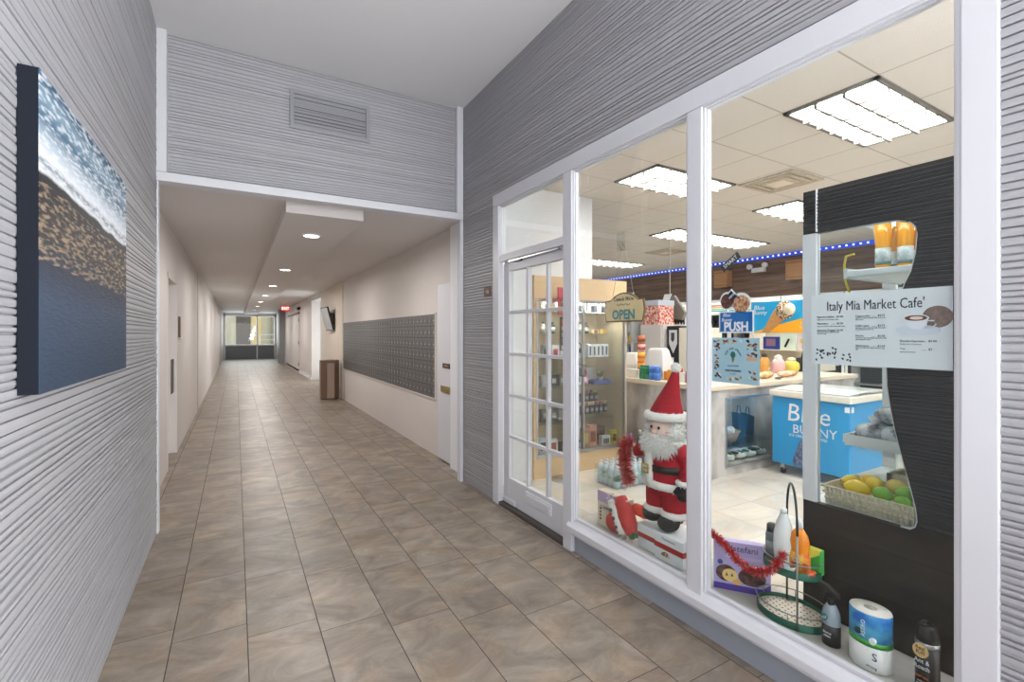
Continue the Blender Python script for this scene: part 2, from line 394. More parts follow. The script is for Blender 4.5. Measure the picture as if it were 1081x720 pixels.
# corridor shell
struct(MB().box(-0.8, 2.75, 4.36, 31.6, 2.6, 2.75).build('ceiling', CCEIL))
struct(MB().box(0.375, 1.03, 4.53, 29.5, 2.5, 2.605).build('ceiling', CCEIL))
wl = MB().box(-0.9, -0.62, 4.32, 6.12, 0, 2.62).box(-0.9, -0.62, 7.05, 31.6, 0, 2.62).box(-0.9, -0.62, 6.12, 7.05, 2.06, 2.62).box(-0.9, -0.80, 6.12, 7.05, 0, 2.06)
struct(wl.build('wall_left', PLAST))
wr = MB().box(2.05, 2.3, 4.28, 14.0, 0, 2.62).box(2.05, 2.3, 14.0, 16.0, 2.45, 2.62).box(2.05, 2.3, 16.0, 31.6, 0, 2.62)
wr.mat(1).box(2.035, 2.06, 10.93, 14.0, 0, 2.62)
struct(wr.build('wall_right', [PLAST, PLAST2]))
struct(MB().box(2.3, 2.75, 16.0, 16.15, 0, 2.6).box(2.3, 2.75, 13.85, 14.0, 0, 2.6).build('wall_side', mat('recess_grey', rgb(160, 165, 170), 0.5)))
# bulkhead edge trims
tr = MB().box(-0.50, -0.435, 4.235, 4.36, 2.621, 3.655); tr.box(1.852, 1.918, 4.235, 4.36, 2.621, 3.655)
tr.box(-0.50, 1.918, 4.235, 4.36, 2.555, 2.62)
struct(tr.build('trim_1', WHITE, bevel=0.004))
tr = MB().box(-0.505, -0.485, 4.255, 4.33, 0, 2.56).box(-0.9, -0.50, 4.27, 4.32, 0, 2.6)
struct(tr.build('trim_2', WHITE))
tr = MB().box(1.895, 1.925, 4.255, 4.33, 0, 2.56).box(1.93, 2.3, 4.28, 4.33, 0, 2.6)
struct(tr.build('trim_3', WHITE))
# corridor downlights
def downlight(y, n):
    t = thing('ceiling_downlight', (0.70, y, 2.5), 'round recessed ceiling downlight in the corridor soffit, %s' % n, 'downlight', 'corridor downlights')
    MB().tube([(0.70 + 0.085 * math.cos(a * PI / 10), y + 0.085 * math.sin(a * PI / 10), 2.497) for a in range(20)], 0.012, 6, True).build('trim_ring', WHITE2, t)
    MB().lathe(0.70, y, [(0.075, 2.492), (0.078, 2.499)], 20).build('lens', mat('downlight_glow', (1.0, 0.93, 0.82), 0.5, emit=10), t)
    area('downlight_lamp', (0, 0, -0.014), (0, 0, 0), 0.13, 0.13, 15, (1.0, 0.955, 0.92), True, t)
for i, (y, n) in enumerate(zip((5.465, 8.6, 11.64, 14.75, 17.75, 20.7, 23.9), ('nearest the foyer', 'second from the foyer', 'third from the foyer', 'fourth from the foyer', 'fifth from the foyer', 'sixth from the foyer', 'farthest from the foyer'))): downlight(y, n)

# ---- shop front joinery
FX = 1.92
GX = 1.958
fr = MB()
fr.box(FX, 1.968, 3.53, 3.63, 0, 2.535)               # left casing
fr.box(FX, 1.968, 0.478, 0.566, 0, 2.535)             # right casing
fr.box(FX, 1.968, 2.515, 2.612, 0, 2.535)             # mullion door / window
fr.box(FX, 1.968, 1.50, 1.585, 0.19, 2.535)           # mullion windows
struct(fr.build('trim_4', WHITE, bevel=0.005))
struct(MB().box(FX - 0.001, 1.968, 0.478, 3.63, 2.536, 2.64).build('trim_4', WHITE, bevel=0.005))
struct(MB().box(FX + 0.012, 1.968, 2.613, 3.529, 2.055, 2.10).build('trim_4', WHITE, bevel=0.004))
fr = MB()   # stepped inner beads
for (y0, y1, z0, z1) in ((0.567, 1.499, 0.215, 2.535), (1.586, 2.514, 0.215, 2.535), (2.613, 3.529, 2.101, 2.535)):
    for x0, b0, b1 in ((FX + 0.010, 0, 0.010), (FX + 0.022, 0.010, 0.019)):
        fr.box(x0, 1.966, y0 + b0, y0 + b1, z0, z1 - b1).box(x0, 1.966, y1 - b1, y1 - b0, z0, z1 - b1)
        fr.box(x0, 1.966, y0 + b0, y1 - b0, z1 - b1, z1 - b0)
    fr.box(FX + 0.02, 1.966, y0 + 0.019, y1 - 0.019, z0, z0 + 0.014)
struct(fr.build('trim_5', WHITE))
sl = MB()
sl.prism([(FX - 0.018, 0.138), (FX - 0.018, 0.175), (FX + 0.004, 0.20), (1.966, 0.228), (1.966, 0.138)], 1, 0.567, 2.55)
struct(sl.build('trim_6', WHITE, bevel=0.003))
struct(MB().box(FX + 0.004, 1.968, 0.567, 2.514, 0.115, 0.137).build('trim_6', WHITE))
struct(MB().box(1.945, 1.966, 0.45, 2.514, 0.0, 0.114).build('wall_right', KICK))
for i, (y0, y1, z0, z1) in enumerate(((0.58, 1.485, 0.227, 2.52), (1.60, 2.50, 0.227, 2.52), (2.627, 3.515, 2.11, 2.52))):
    struct(MB().box(GX, GX + 0.003, y0, y1, z0, z1).build('window_%d' % (i + 1), GLASS))
# ---- shop door
dr = thing('door_1', (1.97, 3.07, 0.03), '', ''); del dr['label']; del dr['category']; struct(dr)
ys = [3.435, 3.16, 2.885, 2.61]; zs = [0.245 + 0.345 * i for i in range(6)]
d = MB(); DX0, DX1 = 1.972, 2.015
d.box(DX0, DX1, 3.435, 3.525, 0.03, 2.04).box(DX0, DX1, 2.60, 2.66, 0.03, 2.04)
d.box(DX0, DX1, 2.66, 3.435, 0.03, 0.245).box(DX0, DX1, 2.66, 3.435, 1.97, 2.04).box(DX0 + 0.004, DX1, 2.62, 3.52, 2.041, 2.062)
d.build('door_frame', WHITE, dr, bevel=0.003)
mu = MB()
for y in (3.16, 2.885): mu.box(DX0 + 0.006, DX1 - 0.006, y - 0.014, y + 0.014, 0.245, 1.97)
for z in zs[1:5]: mu.box(DX0 + 0.004, DX1 - 0.004, 2.66, 3.435, z - 0.013, z + 0.013)
mu.build('glazing_bar', WHITE, dr, bevel=0.003)
MB().box(1.99, 1.994, 2.66, 3.435, 0.245, 1.97).build('glass_pane', GLASS, dr)
ms = MB().box(DX0 - 0.012, DX0, 2.81, 3.16, 0.13, 0.215); ms.build('mail_slot', WHITE2, dr, bevel=0.004)
MB().box(DX0 - 0.02, DX0 - 0.011, 2.83, 3.14, 0.148, 0.196).build('mail_flap', WHITE, dr, bevel=0.003)
MB().box(DX0 - 0.014, DX0, 3.32, 3.52, 0.035, 0.075).build('kick_block', WHITE, dr, bevel=0.004)
MB().box(DX0 - 0.03, DX0 + 0.002, 2.70, 3.4, 2.04, 2.05).build('closer_arm', STEEL, dr)
MB().box(DX0 - 0.025, DX0 + 0.005, 3.22, 3.30, 2.03, 2.052).build('closer_clip', BLACK, dr)
struct(MB().box(1.925, 2.03, 2.613, 3.529, 0.0, 0.028).build('trim_7', mat('dark_threshold', rgb(72, 66, 62), 0.5)))

# ---- shop shell
struct(MB().box(1.997, 10.6, -1.2, 12.2, 3.15, 3.3).build('ceiling', SCEIL))
SW = mat('shop_wall_white', rgb(230, 232, 236), 0.6)
struct(MB().box(1.996, 2.02, -1.2, 4.75, 2.64, 3.15).box(1.93, 1.996, -2.4, -0.25, 2.9, 3.655).box(1.996, 2.02, 3.63, 4.75, 0, 2.64).box(1.996, 2.02, -1.2, 0.478, 0, 2.64).build('wall_inner', SW))
struct(MB().box(2.021, 2.545, 3.97, 4.679, 0, 3.15).box(2.02, 3.90, 4.68, 4.80, 0, 3.15).build('wall_left', SW))
struct(MB().box(10.1, 10.3, -1.2, 12.2, 0, 3.15).build('wall_back', SW))
struct(MB().box(2.0, 10.3, -1.3, -1.2, 0, 3.15).build('wall_right', SW))
struct(MB().box(2.75, 10.3, 12.1, 12.2, 0, 3.15).box(2.70, 2.78, 4.8, 12.1, 0, 3.15).build('wall_far', SW))
struct(MB().box(10.0, 10.1, -1.2, 12.1, 2.27, 3.07).build('trim_8', WOODF))
# display ledge inside the windows
struct(MB().box(1.967, 2.285, 0.45, 2.514, 0.0, 0.2).build('trim_9', mat('grey_ledge_laminate', rgb(176, 172, 166), 0.45, var=(6, rgb(196, 192, 186), 0.2), scale3=(3, 1, 1))))
# far end of the passage and the courtyard
struct(MB().box(-0.62, 2.05, 30.9, 31.05, 2.42, 2.62).box(-0.62, -0.5, 30.9, 31.05, 0, 2.5).box(1.93, 2.05, 30.9, 31.05, 0, 2.5).box(1.02, 1.09, 30.9, 31.05, 0, 2.5).box(-0.62, 2.05, 30.88, 31.06, 0.74, 0.82).build('trim_10', WHITE2))
struct(MB().box(-0.5, 1.02, 30.93, 31.0, 0, 0.74).box(1.09, 1.93, 30.93, 31.0, 0, 0.74).build('wall_far', mat('slate_grey_panel', rgb(128, 134, 140), 0.5)))
struct(MB().box(-0.5, 1.02, 30.96, 30.966, 0.82, 2.42).build('window_4', GLASS)); struct(MB().box(1.09, 1.93, 30.96, 30.966, 0.82, 2.42).build('window_5', GLASS))
struct(MB().box(-12, 16, 31.6, 60, -0.3, -0.05).build('ground', mat('courtyard_concrete', rgb(130, 127, 122), 0.7)))
struct(MB().box(1.80, 2.05, 25.4, 26.2, 0, 2.6).build('trim_11', mat('grey_column_paint', rgb(140, 142, 144), 0.5)))
struct(MB().box(2.035, 2.05, 16.0, 25.4, 0, 0.09).box(2.035, 2.05, 4.9, 5.0, 0, 0.0).build('baseboard_right', WHITE2))

# ================================================================== FOYER THINGS
# painting
pm, nt, b = _nt('ocean_painting'); N = nt.nodes; L = nt.links
tc = N.new('ShaderNodeTexCoord'); sp = N.new('ShaderNodeSeparateXYZ'); L.new(tc.outputs['Object'], sp.inputs[0])
nz = N.new('ShaderNodeTexNoise'); nz.inputs['Scale'].default_value = 3.2; nz.inputs['Detail'].default_value = 4; nz.inputs['Distortion'].default_value = 0.6; L.new(tc.outputs['Object'], nz.inputs['Vector'])
def M_(op, a, bb, c=None):
    n = N.new('ShaderNodeMath'); n.operation = op
    for i, v in enumerate((a, bb, c)):
        if v is None: continue
        if isinstance(v, (int, float)): n.inputs[i].default_value = v
        else: L.new(v, n.inputs[i])
    return n.outputs[0]
h = M_('MULTIPLY_ADD', nz.outputs['Fac'], 0.06, M_('ADD', sp.outputs[2], -0.03))       # object z 0..0.86, jittered
h = M_('MULTIPLY_ADD', sp.outputs[1], 0.02, h)
r = N.new('ShaderNodeValToRGB'); e = r.color_ramp.elements
st = [(0.0, rgb(46, 62, 82)), (0.3, rgb(52, 68, 90)), (0.42, rgb(34, 42, 58)), (0.52, rgb(44, 40, 40)), (0.64, rgb(24, 24, 30)), (0.688, rgb(34, 34, 40)), (0.70, rgb(214, 218, 222)), (0.73, rgb(130, 138, 146)), (0.75, rgb(220, 224, 230)), (0.80, rgb(180, 194, 206)), (0.87, rgb(70, 104, 128)), (0.93, rgb(130, 156, 174)), (1.0, rgb(44, 80, 104))]
e[0].position = st[0][0]; e[0].color = (*st[0][1], 1); e[1].position = 1; e[1].color = (*st[-1][1], 1)
for p_, c_ in st[1:-1]: k = e.new(p_); k.color = (*c_, 1)
L.new(M_('DIVIDE', h, 0.86), r.inputs['Fac'])
mp = N.new('ShaderNodeMapping'); mp.inputs['Scale'].default_value = (5, 6, 30); mp.inputs['Rotation'].default_value = (0.3, 0, 0); L.new(tc.outputs['Object'], mp.inputs['Vector'])
n2 = N.new('ShaderNodeTexNoise'); n2.inputs['Scale'].default_value = 3.2; n2.inputs['Detail'].default_value = 8; L.new(mp.outputs[0], n2.inputs['Vector'])
up = M_('GREATER_THAN', h, 0.60)
st2 = N.new('ShaderNodeMapRange'); st2.inputs[1].default_value = 0.47; st2.inputs[2].default_value = 0.62; L.new(n2.outputs['Fac'], st2.inputs[0])
mx = N.new('ShaderNodeMix'); mx.data_type = 'RGBA'; L.new(M_('MULTIPLY', st2.outputs[0], M_('MULTIPLY', up, 0.75)), mx.inputs[0]); L.new(r.outputs[0], mx.inputs[6]); mx.inputs[7].default_value = (*rgb(224, 230, 236), 1)
low = M_('MULTIPLY', M_('LESS_THAN', h, 0.57), M_('GREATER_THAN', h, 0.36))
mx2 = N.new('ShaderNodeMix'); mx2.data_type = 'RGBA'; L.new(M_('MULTIPLY', st2.outputs[0], M_('MULTIPLY', low, 0.38)), mx2.inputs[0]); L.new(mx.outputs[2], mx2.inputs[6]); mx2.inputs[7].default_value = (*rgb(214, 186, 150), 1)
L.new(mx2.outputs[2], b.inputs['Base Color']); b.inputs['Roughness'].default_value = 0.55; b.inputs['Specular IOR Level'].default_value = 0.25
bp = N.new('ShaderNodeBump'); bp.inputs['Strength'].default_value = 0.5; bp.inputs['Distance'].default_value = 0.004; L.new(n2.outputs['Fac'], bp.inputs['Height']); L.new(bp.outputs[0], b.inputs['Normal'])
pt = thing('painting', (-0.495, 1.712, 1.288), 'large unframed ocean wave canvas painting hanging on the grey ribbed left wall', 'painting')
MB().box(-0.4915, -0.4505, 1.712, 2.862, 1.288, 2.153).build('canvas_edge', mat('painting_edge', rgb(16, 22, 32), 0.7, spec=0.2), pt)
MB().box(-0.4508, -0.449, 1.712, 2.862, 1.288, 2.153).build('painted_face', pm, pt)
# air vent on the bulkhead
v = thing('air_vent', (0.70, 4.29, 3.30), 'grey louvred return air vent high on the ribbed bulkhead wall', 'vent')
VM = mat('vent_grey_paint', rgb(146, 147, 152), 0.45)
f = MB(); x0, x1, z0, z1 = 0.383, 1.026, 3.14, 3.464; y0, y1 = 4.272, 4.30
f.box(x0 + 0.03, x1 - 0.03, y0, y1, z0, z0 + 0.035).box(x0 + 0.03, x1 - 0.03, y0, y1, z1 - 0.035, z1).box(x0, x0 + 0.03, y0, y1, z0, z1).box(x1 - 0.03, x1, y0, y1, z0, z1)
f.build('frame', VM, v)
f = MB()
for i in range(17):
    z = z0 + 0.043 + i * 0.0148
    f.obox(((x0 + x1) / 2, 4.288, z), ((x1 - x0) / 2 - 0.03, 0, 0), (0, 0.006, 0.0038), (0, -0.0012, 0.0019))
f.build('louvre', VM, v)
MB().box(x0 + 0.02, x1 - 0.02, 4.2935, 4.2985, z0 + 0.02, z1 - 0.02).build('backing', DGREY, v)
# room plaque beside the shop door
pq = thing('room_number_plaque', (1.925, 3.732, 1.78), 'small brown 1A number plaque on the ribbed wall beside the shop door', 'sign')
PQB = mat('plaque_brown', rgb(84, 48, 40), 0.35)
MB().box(1.919, 1.927, 3.668, 3.796, 1.775, 1.862).build('plate', PQB, pq, bevel=0.002)
lettering('1A', 0.055, (1.9185, 3.732, 1.818), '-X', mat('plaque_cream', rgb(214, 186, 150), 0.5), pq)
# flush white service door with plaque and letter slot
sd = struct(MB().box(2.032, 2.055, 4.36, 5.21, 0.015, 2.01).build('door_2', WHITE, bevel=0.003))
pq = thing('door_plaque', (2.03, 4.94, 1.05), 'small dark brown plaque on the white service door above the brass slot', 'sign')
MB().box(2.024, 2.032, 4.84, 5.045, 1.06, 1.115).build('plate', PQB, pq, bevel=0.002)
lettering('OFFICE', 0.028, (2.0235, 4.94, 1.087), '-X', mat('plaque_cream', rgb(214, 186, 150), 0.5), pq)
bs = thing('letter_slot', (2.03, 4.95, 0.8), 'brass letter slot set in the white service door', 'letter slot')
MB().box(2.018, 2.032, 4.82, 5.09, 0.785, 0.86).build('plate', BRASS, bs, bevel=0.004)
MB().box(2.012, 2.019, 4.845, 5.065, 0.805, 0.845).build('flap', BRASS, bs, bevel=0.003)
# mailboxes
mb_ = thing('mailbox_bank', (2.05, 8.09, 0.68), 'long bank of grey metal mailboxes recessed in the white corridor wall', 'mailboxes')
MBM = mat('mailbox_metal', (0.15, 0.147, 0.143), 0.42, 0.35, bump=(50, 0.3, 0.002)); MBD = mat('mailbox_shadow_gap', (0.05, 0.05, 0.05), 0.5)
MB().box(2.046, 2.052, 5.32, 10.86, 0.675, 1.685).build('back_panel', MBD, mb_)
f = MB().box(2.036, 2.05, 5.31, 10.87, 1.68, 1.70).box(2.036, 2.05, 5.31, 10.87, 0.66, 0.68).box(2.036, 2.05, 5.30, 5.32, 0.66, 1.70).box(2.036, 2.05, 10.86, 10.88, 0.66, 1.70)
f.build('frame', PLAST, mb_)
NC, NR = 38, 7; cw = 5.54 / NC; rh = 1.0 / NR
def boxdoor(m_, y, z):
    m_.mat(0).box(2.038, 2.047, y + 0.005, y + cw - 0.005, z + 0.006, z + rh - 0.006)
    m_.mat(1).box(2.036, 2.039, y + cw * 0.60, y + cw * 0.70, z + 0.028, z + rh - 0.03)
    m_.mat(2).cyl((2.0385, y + cw * 0.25, z + rh * 0.45), (2.034, y + cw * 0.25, z + rh * 0.45), 0.008, n=8)
    m_.mat(0)
MBW = mat('mailbox_slot', (0.045, 0.045, 0.045), 0.4)
src = MB(); boxdoor(src, 5.32, 0.682); d0 = src.build('mailbox_door', [MBM, MBW, STEEL], mb_)
for i in range(14):
    for j in range(NR):
        if i == 0 and j == 0: continue
        c = d0.copy(); COL.objects.link(c); c.parent = mb_; c.location = (0, i * cw, j * rh)
rest = MB()
for i in range(14, NC):
    for j in range(NR): boxdoor(rest, 5.32 + i * cw, 0.682 + j * rh)
ro = rest.build('mailbox_door', [MBM, MBW, STEEL], mb_); ro['kind'] = 'stuff'
# litter bin
lb = thing('litter_bin', (1.79, 11.12, 0), 'eight-sided brown and tan panelled litter bin against the corridor wall', 'bin')
BR1 = mat('bin_brown', rgb(112, 90, 76), 0.45); BR2 = mat('bin_tan', rgb(160, 138, 120), 0.45)
f = MB(); R = 0.2
pts = [(1.79 + R * math.cos(PI / 8 + k * PI / 4), 11.12 + R * math.sin(PI / 8 + k * PI / 4)) for k in range(8)]
f.prism(pts, 2, 0.02, 0.8); body = f.build('body', BR1, lb)
for k in range(8):
    a, c = Vector((*pts[k], 0)), Vector((*pts[(k + 1) % 8], 0)); m0 = (a + c) / 2; n = (m0 - Vector((1.79, 11.12, 0))).normalized(); t_ = (c - a) / 2
    MB().obox(m0 + n * 0.006 + Vector((0, 0, 0.42)), t_ * 0.97, n * 0.006, Vector((0, 0, 0.38))).build('panel', BR2 if k % 2 else BR1, lb)
f = MB().prism([(1.79 + (x - 1.79) * 1.04, 11.12 + (y - 11.12) * 1.04) for x, y in pts], 2, 0.8, 0.86); f.build('lid', BR1, lb)
MB().lathe(1.79, 11.12, [(0.11, 0.861), (0.10, 0.863)], 16).build('opening', BLACK, lb)
MB().prism([(1.79 + (x - 1.79) * 0.95, 11.12 + (y - 11.12) * 0.95) for x, y in pts], 2, 0.0, 0.02).build('base', DGREY, lb)
# television on the corridor wall
tv = thing('television', (1.9, 12.3, 1.75), 'black wall mounted television tilted out above the litter bin', 'television', rz=0.0)
ax = Vector((0.08, -1, 0)).normalized() * 0.34; n = Vector((-0.96, -0.0768, -0.25)).normalized(); az = n.cross(ax).normalized() * 0.29
MB().obox((1.90, 12.1, 1.80), ax, az, n * 0.02).build('casing', BLACK, tv, bevel=0.006)
MB().obox(Vector((1.90, 12.1, 1.80)) + n * 0.021, ax * 0.95, az * 0.92, n * 0.002).build('screen', mat('tv_screen_glare', (0.42, 0.44, 0.46), 0.2), tv)  # pale grey in the screen colour stands in for reflected light
MB().box(1.95, 2.034, 11.98, 12.22, 1.66, 1.94).build('wall_bracket', BLACK, tv, bevel=0.006)
# exit sign
ex = thing('exit_sign', (1.62, 20, 2.6), 'red lit EXIT sign hanging from the corridor ceiling', 'exit sign')
MB().box(1.48, 1.78, 19.97, 20.03, 2.30, 2.50).build('housing', mat('exit_red', rgb(150, 20, 20), 0.4), ex, bevel=0.005)
MB().cyl((1.63, 20, 2.5), (1.63, 20, 2.599), 0.015).build('stem', WHITE2, ex)
MB().box(1.50, 1.76, 19.962, 19.972, 2.32, 2.48).build('face', mat('exit_face_glow', (0.9, 0.06, 0.04), 0.4, emit=1.1), ex)
lettering('EXIT', 0.125, (1.63, 19.958, 2.40), '-Y', mat('exit_letter_glow', (1.0, 0.75, 0.7), 0.4, emit=1.5), ex, 0.002)
# security camera and red board at the closet
sc = thing('security_camera', (2.0, 19.0, 2.33), 'small black dome camera high on the corridor wall by the closet doors', 'camera')
MB().ell((1.985, 19.0, 2.36), 0.06, 0.06, 0.06).build('dome', BLACK, sc); MB().box(1.985, 2.05, 18.95, 19.05, 2.33, 2.43).build('mount', DGREY, sc)
rb = MB().box(2.0, 2.05, 19.2, 23.5, 2.19, 2.25).build('name_board', mat('board_red', rgb(110, 24, 28), 0.5)); tag(rb, 'long thin dark red name board above the closet doors', 'sign')
# closet double doors
struct(MB().box(2.035, 2.055, 19.3, 21.9, 0.02, 2.14).build('door_3', PLAST)); struct(MB().box(2.035, 2.055, 21.94, 24.6, 0.02, 2.14).build('door_4', PLAST))
for i, (y, z) in enumerate(((19.33, 1.95), (19.33, 1.1), (19.33, 0.3))):
    o = MB().box(2.02, 2.036, y, y + 0.05, z - 0.06, z + 0.06).build('hinge', DGREY); tag(o, 'dark hinge on the far closet door, %s' % ('top one', 'middle one', 'bottom one')[i], 'hinge', 'closet door hinges')
# recessed door on the left of the corridor
struct(MB().box(-0.80, -0.765, 6.14, 7.03, 0.01, 2.04).build('door_5', PLAST))
struct(MB().box(-0.80, -0.615, 6.10, 6.14, 0, 2.1).box(-0.80, -0.615, 7.03, 7.07, 0, 2.1).box(-0.80, -0.615, 6.10, 7.07, 2.04, 2.1).build('trim_12', PLAST, bevel=0.003))
kp = MB().box(-0.622, -0.612, 6.42, 6.62, 0.78, 1.16).build('push_plate', DGREY)
kp.location = (0, 0, 0); tag(kp, 'dark grey push plate beside the recessed door on the left wall', 'plate')
dp = thing('door_sign', (-0.62, 7.35, 1.5), 'tall narrow sign panel on the left corridor wall past the recessed door', 'sign')
MB().box(-0.621, -0.60, 7.18, 7.26, 1.40, 1.66).build('dark_strip', mat('sign_brown', rgb(88, 72, 62), 0.5), dp)
MB().box(-0.621, -0.598, 7.26, 7.50, 1.38, 1.66).build('panel', mat('sign_cream', rgb(222, 204, 184), 0.5), dp)
struct(MB().box(-0.621, -0.612, 10.6, 10.66, 0, 2.6).box(-0.621, -0.612, 24.6, 25.3, 0, 2.1).build('trim_13', mat('seam_grey', rgb(168, 162, 158), 0.6)))
# glass side entrance
ge = struct(MB().box(2.6, 2.64, 14.05, 14.10, 0, 2.42).box(2.6, 2.64, 15.9, 15.95, 0, 2.42).box(2.6, 2.64, 14.05, 15.95, 2.38, 2.44).box(2.6, 2.64, 14.97, 15.03, 0, 2.4).box(2.6, 2.64, 14.05, 15.95, 0.0, 0.1).build('door_6', STEEL))
struct(MB().box(2.615, 2.62, 14.1, 15.9, 0.1, 2.38).build('window_6', GLASS))
# courtyard building
cb = thing('courtyard_building', (1.5, 42, -0.05), 'cream rendered building with a brown panel across the courtyard', 'building')
CR = mat('cream_render', rgb(168, 162, 142), 0.8, bump=(5, 0.2, 0.02))
MB().box(-9, 12, 42, 44, -0.05, 9).build('wall', CR, cb)
MB().box(0.02, 0.98, 41.93, 42, 0.55, 3.45).build('brown_panel', mat('brown_louvre', rgb(76, 66, 58), 0.6), cb)
for i in range(3): MB().obox((0.5, 41.9, 2.6 + i * 0.28), (0.44, 0, 0.13), (0, 0.02, 0), (0, 0, 0.05)).build('slat', mat('slat_dark', rgb(70, 64, 60), 0.6), cb)
MB().box(1.05, 1.75, 41.95, 42, 0.3, 3.0).build('warm_panel', mat('warm_panel', rgb(186, 166, 120), 0.7), cb)
MB().box(2.4, 2.7, 41.6, 42, -0.05, 5).build('pilaster', mat('pale_stone', rgb(120, 117, 104), 0.8), cb)
rl = thing('railing', (1.9, 36, -0.05), 'thin grey metal railing outside the far glazed entrance', 'railing')
for z in (1.35, 1.0): MB().box(1.35, 3.2, 35.98, 36.02, z, z + 0.04).build('rail', mat('railing_grey', rgb(180, 182, 184), 0.5), rl)
for x in (1.38, 2.3, 3.17): MB().cyl((x, 36, -0.05), (x, 36, 1.4), 0.025).build('post', mat('railing_grey', (0, 0, 0)), rl)

# ================================================================== SHOP FITTINGS
LAMPW = mat('troffer_glow', (1.0, 0.985, 0.96), 0.5, emit=12.0); LAMPF = mat('troffer_louvre', rgb(120, 116, 110), 0.5)
def troffer(x, y, lab, wk=False):
    t = thing('ceiling_light', (x + 0.63, y + 0.315, 3.15), lab, 'ceiling light', 'fluorescent ceiling panels in the shop')
    MB().box(x + 0.03, x + 1.23, y + 0.03, y + 0.60, 3.142, 3.148).build('diffuser', LAMPW, t)
    f = MB(); f.box(x, x + 1.26, y, y + 0.03, 3.13, 3.149).box(x, x + 1.26, y + 0.60, y + 0.63, 3.13, 3.149).box(x, x + 0.03, y, y + 0.63, 3.13, 3.149).box(x + 1.23, x + 1.26, y, y + 0.63, 3.13, 3.149)
    f.build('frame', LAMPF, t)
    g = MB()
    for i in range(1, 6): g.box(x + 0.03 + i * 0.2 - 0.009, x + 0.03 + i * 0.2 + 0.009, y + 0.03, y + 0.6, 3.10, 3.141)
    for i in range(1, 3): g.box(x + 0.03, x + 1.23, y + 0.03 + i * 0.19 - 0.009, y + 0.03 + i * 0.19 + 0.009, 3.10, 3.141)
    g.build('louvre_grid', LAMPF, t)
troffer(3.65, 1.48, 'lit ceiling panel nearest the window, above the menu board')
troffer(3.65, 3.37, 'lit ceiling panel above the glass display cabinet')
troffer(6.17, 3.37, 'lit ceiling panel just left of the black panel top')
troffer(6.17, 5.26, 'half-lit ceiling panel left of the middle window post')
troffer(7.43, 5.26, 'lit ceiling panel in line behind the half-lit one')
troffer(7.43, 8.41, 'lit ceiling panel farthest to the rear left of the shop')
troffer(6.17, 8.41, 'lit ceiling panel above the open sign cords')
troffer(6.17, 1.48, 'lit ceiling panel above the freezer side of the shop')
troffer(3.65, -0.41, 'lit ceiling panel over the deli case end of the shop')
def cvent(x, y, lab):
    t = thing('ceiling_vent', (x + 0.315, y + 0.315, 3.15), lab, 'vent', 'square ceiling vents in the shop')
    VC = mat('dusty_vent', rgb(176, 164, 146), 0.7, var=(20, rgb(206, 194, 176), 0.3))
    for k, s_ in enumerate((0.31, 0.23, 0.15)):
        f = MB(); c = (x + 0.315, y + 0.315); t0 = 0.045; zz0, zz1 = 3.13 - k * 0.004, 3.149
        f.box(c[0] - s_, c[0] + s_, c[1] - s_, c[1] - s_ + t0, zz0, zz1).box(c[0] - s_, c[0] + s_, c[1] + s_ - t0, c[1] + s_, zz0, zz1).box(c[0] - s_, c[0] - s_ + t0, c[1] - s_ + t0, c[1] + s_ - t0, zz0, zz1).box(c[0] + s_ - t0, c[0] + s_, c[1] - s_ + t0, c[1] + s_ - t0, zz0, zz1)
        f.build('vane_ring', VC, t, bevel=0.008)
    MB().box(x + 0.215, x + 0.415, y + 0.215, y + 0.415, 3.12, 3.135).build('centre_plate', mat('vent_centre', rgb(226, 214, 196), 0.7), t)
cvent(4.95, 2.76, 'dusty square ceiling vent beyond the nearest lit panel'); cvent(7.43, 6.6, 'square ceiling vent toward the rear of the shop')
# LED strip under the ceiling edge
ls = thing('led_strip', (9.98, 5, 3.08), 'blue LED strip light running along the top of the plank wall', 'strip light')
MB().box(9.975, 10.0, -1.1, 12.0, 3.07, 3.15).build('blue_tape', mat('led_blue', rgb(44, 70, 200), 0.4, emit=0.35), ls)
f = MB()
for i in range(110): f.box(9.963, 9.975, -1.0 + i * 0.118, -1.0 + i * 0.118 + 0.03, 3.10, 3.125)
lo = f.build('led', mat('led_white', (0.8, 0.9, 1.0), 0.4, emit=1.0), ls); lo['kind'] = 'stuff'
# wooden crates on the plank wall, emergency light
CRM = mat('crate_pine', rgb(190, 146, 104), 0.6, var=(5, rgb(164, 120, 82), 0.25), scale3=(1, 1, 8))
def crate(y0, y1, z0, z1, lab):
    t = thing('wooden_crate', (9.9, (y0 + y1) / 2, z0), lab, 'crate', 'wooden crates on the plank wall')
    f = MB()
    f.box(9.82, 10.0, y0, y1, z0, z0 + 0.02).box(9.82, 10.0, y0, y1, z1 - 0.02, z1).box(9.82, 10.0, y0, y0 + 0.02, z0, z1).box(9.82, 10.0, y1 - 0.02, y1, z0, z1); f.build('sides', CRM, t)
    MB().box(9.81, 9.825, y0, y1, z0, z1).build('face_board', CRM, t)
    for k in range(2): MB().box(9.80, 9.811, y0 + 0.01, y1 - 0.01, z0 + 0.03 + k * (z1 - z0 - 0.1), z0 + 0.06 + k * (z1 - z0 - 0.1)).build('batten', mat('crate_dark', rgb(156, 112, 76), 0.6), t)
crate(6.97, 7.32, 2.53, 2.92, 'small pine crate on the plank wall beside the window post')
crate(5.15, 5.62, 2.55, 2.95, 'larger pine crate on the plank wall near the black panel')
em = thing('emergency_light', (9.97, 6.3, 2.86), 'white twin-head emergency light on the plank wall between the crates', 'emergency light')
MB().box(9.93, 10.0, 6.15, 6.45, 2.80, 2.90).build('housing', WHITE2, em, bevel=0.006)
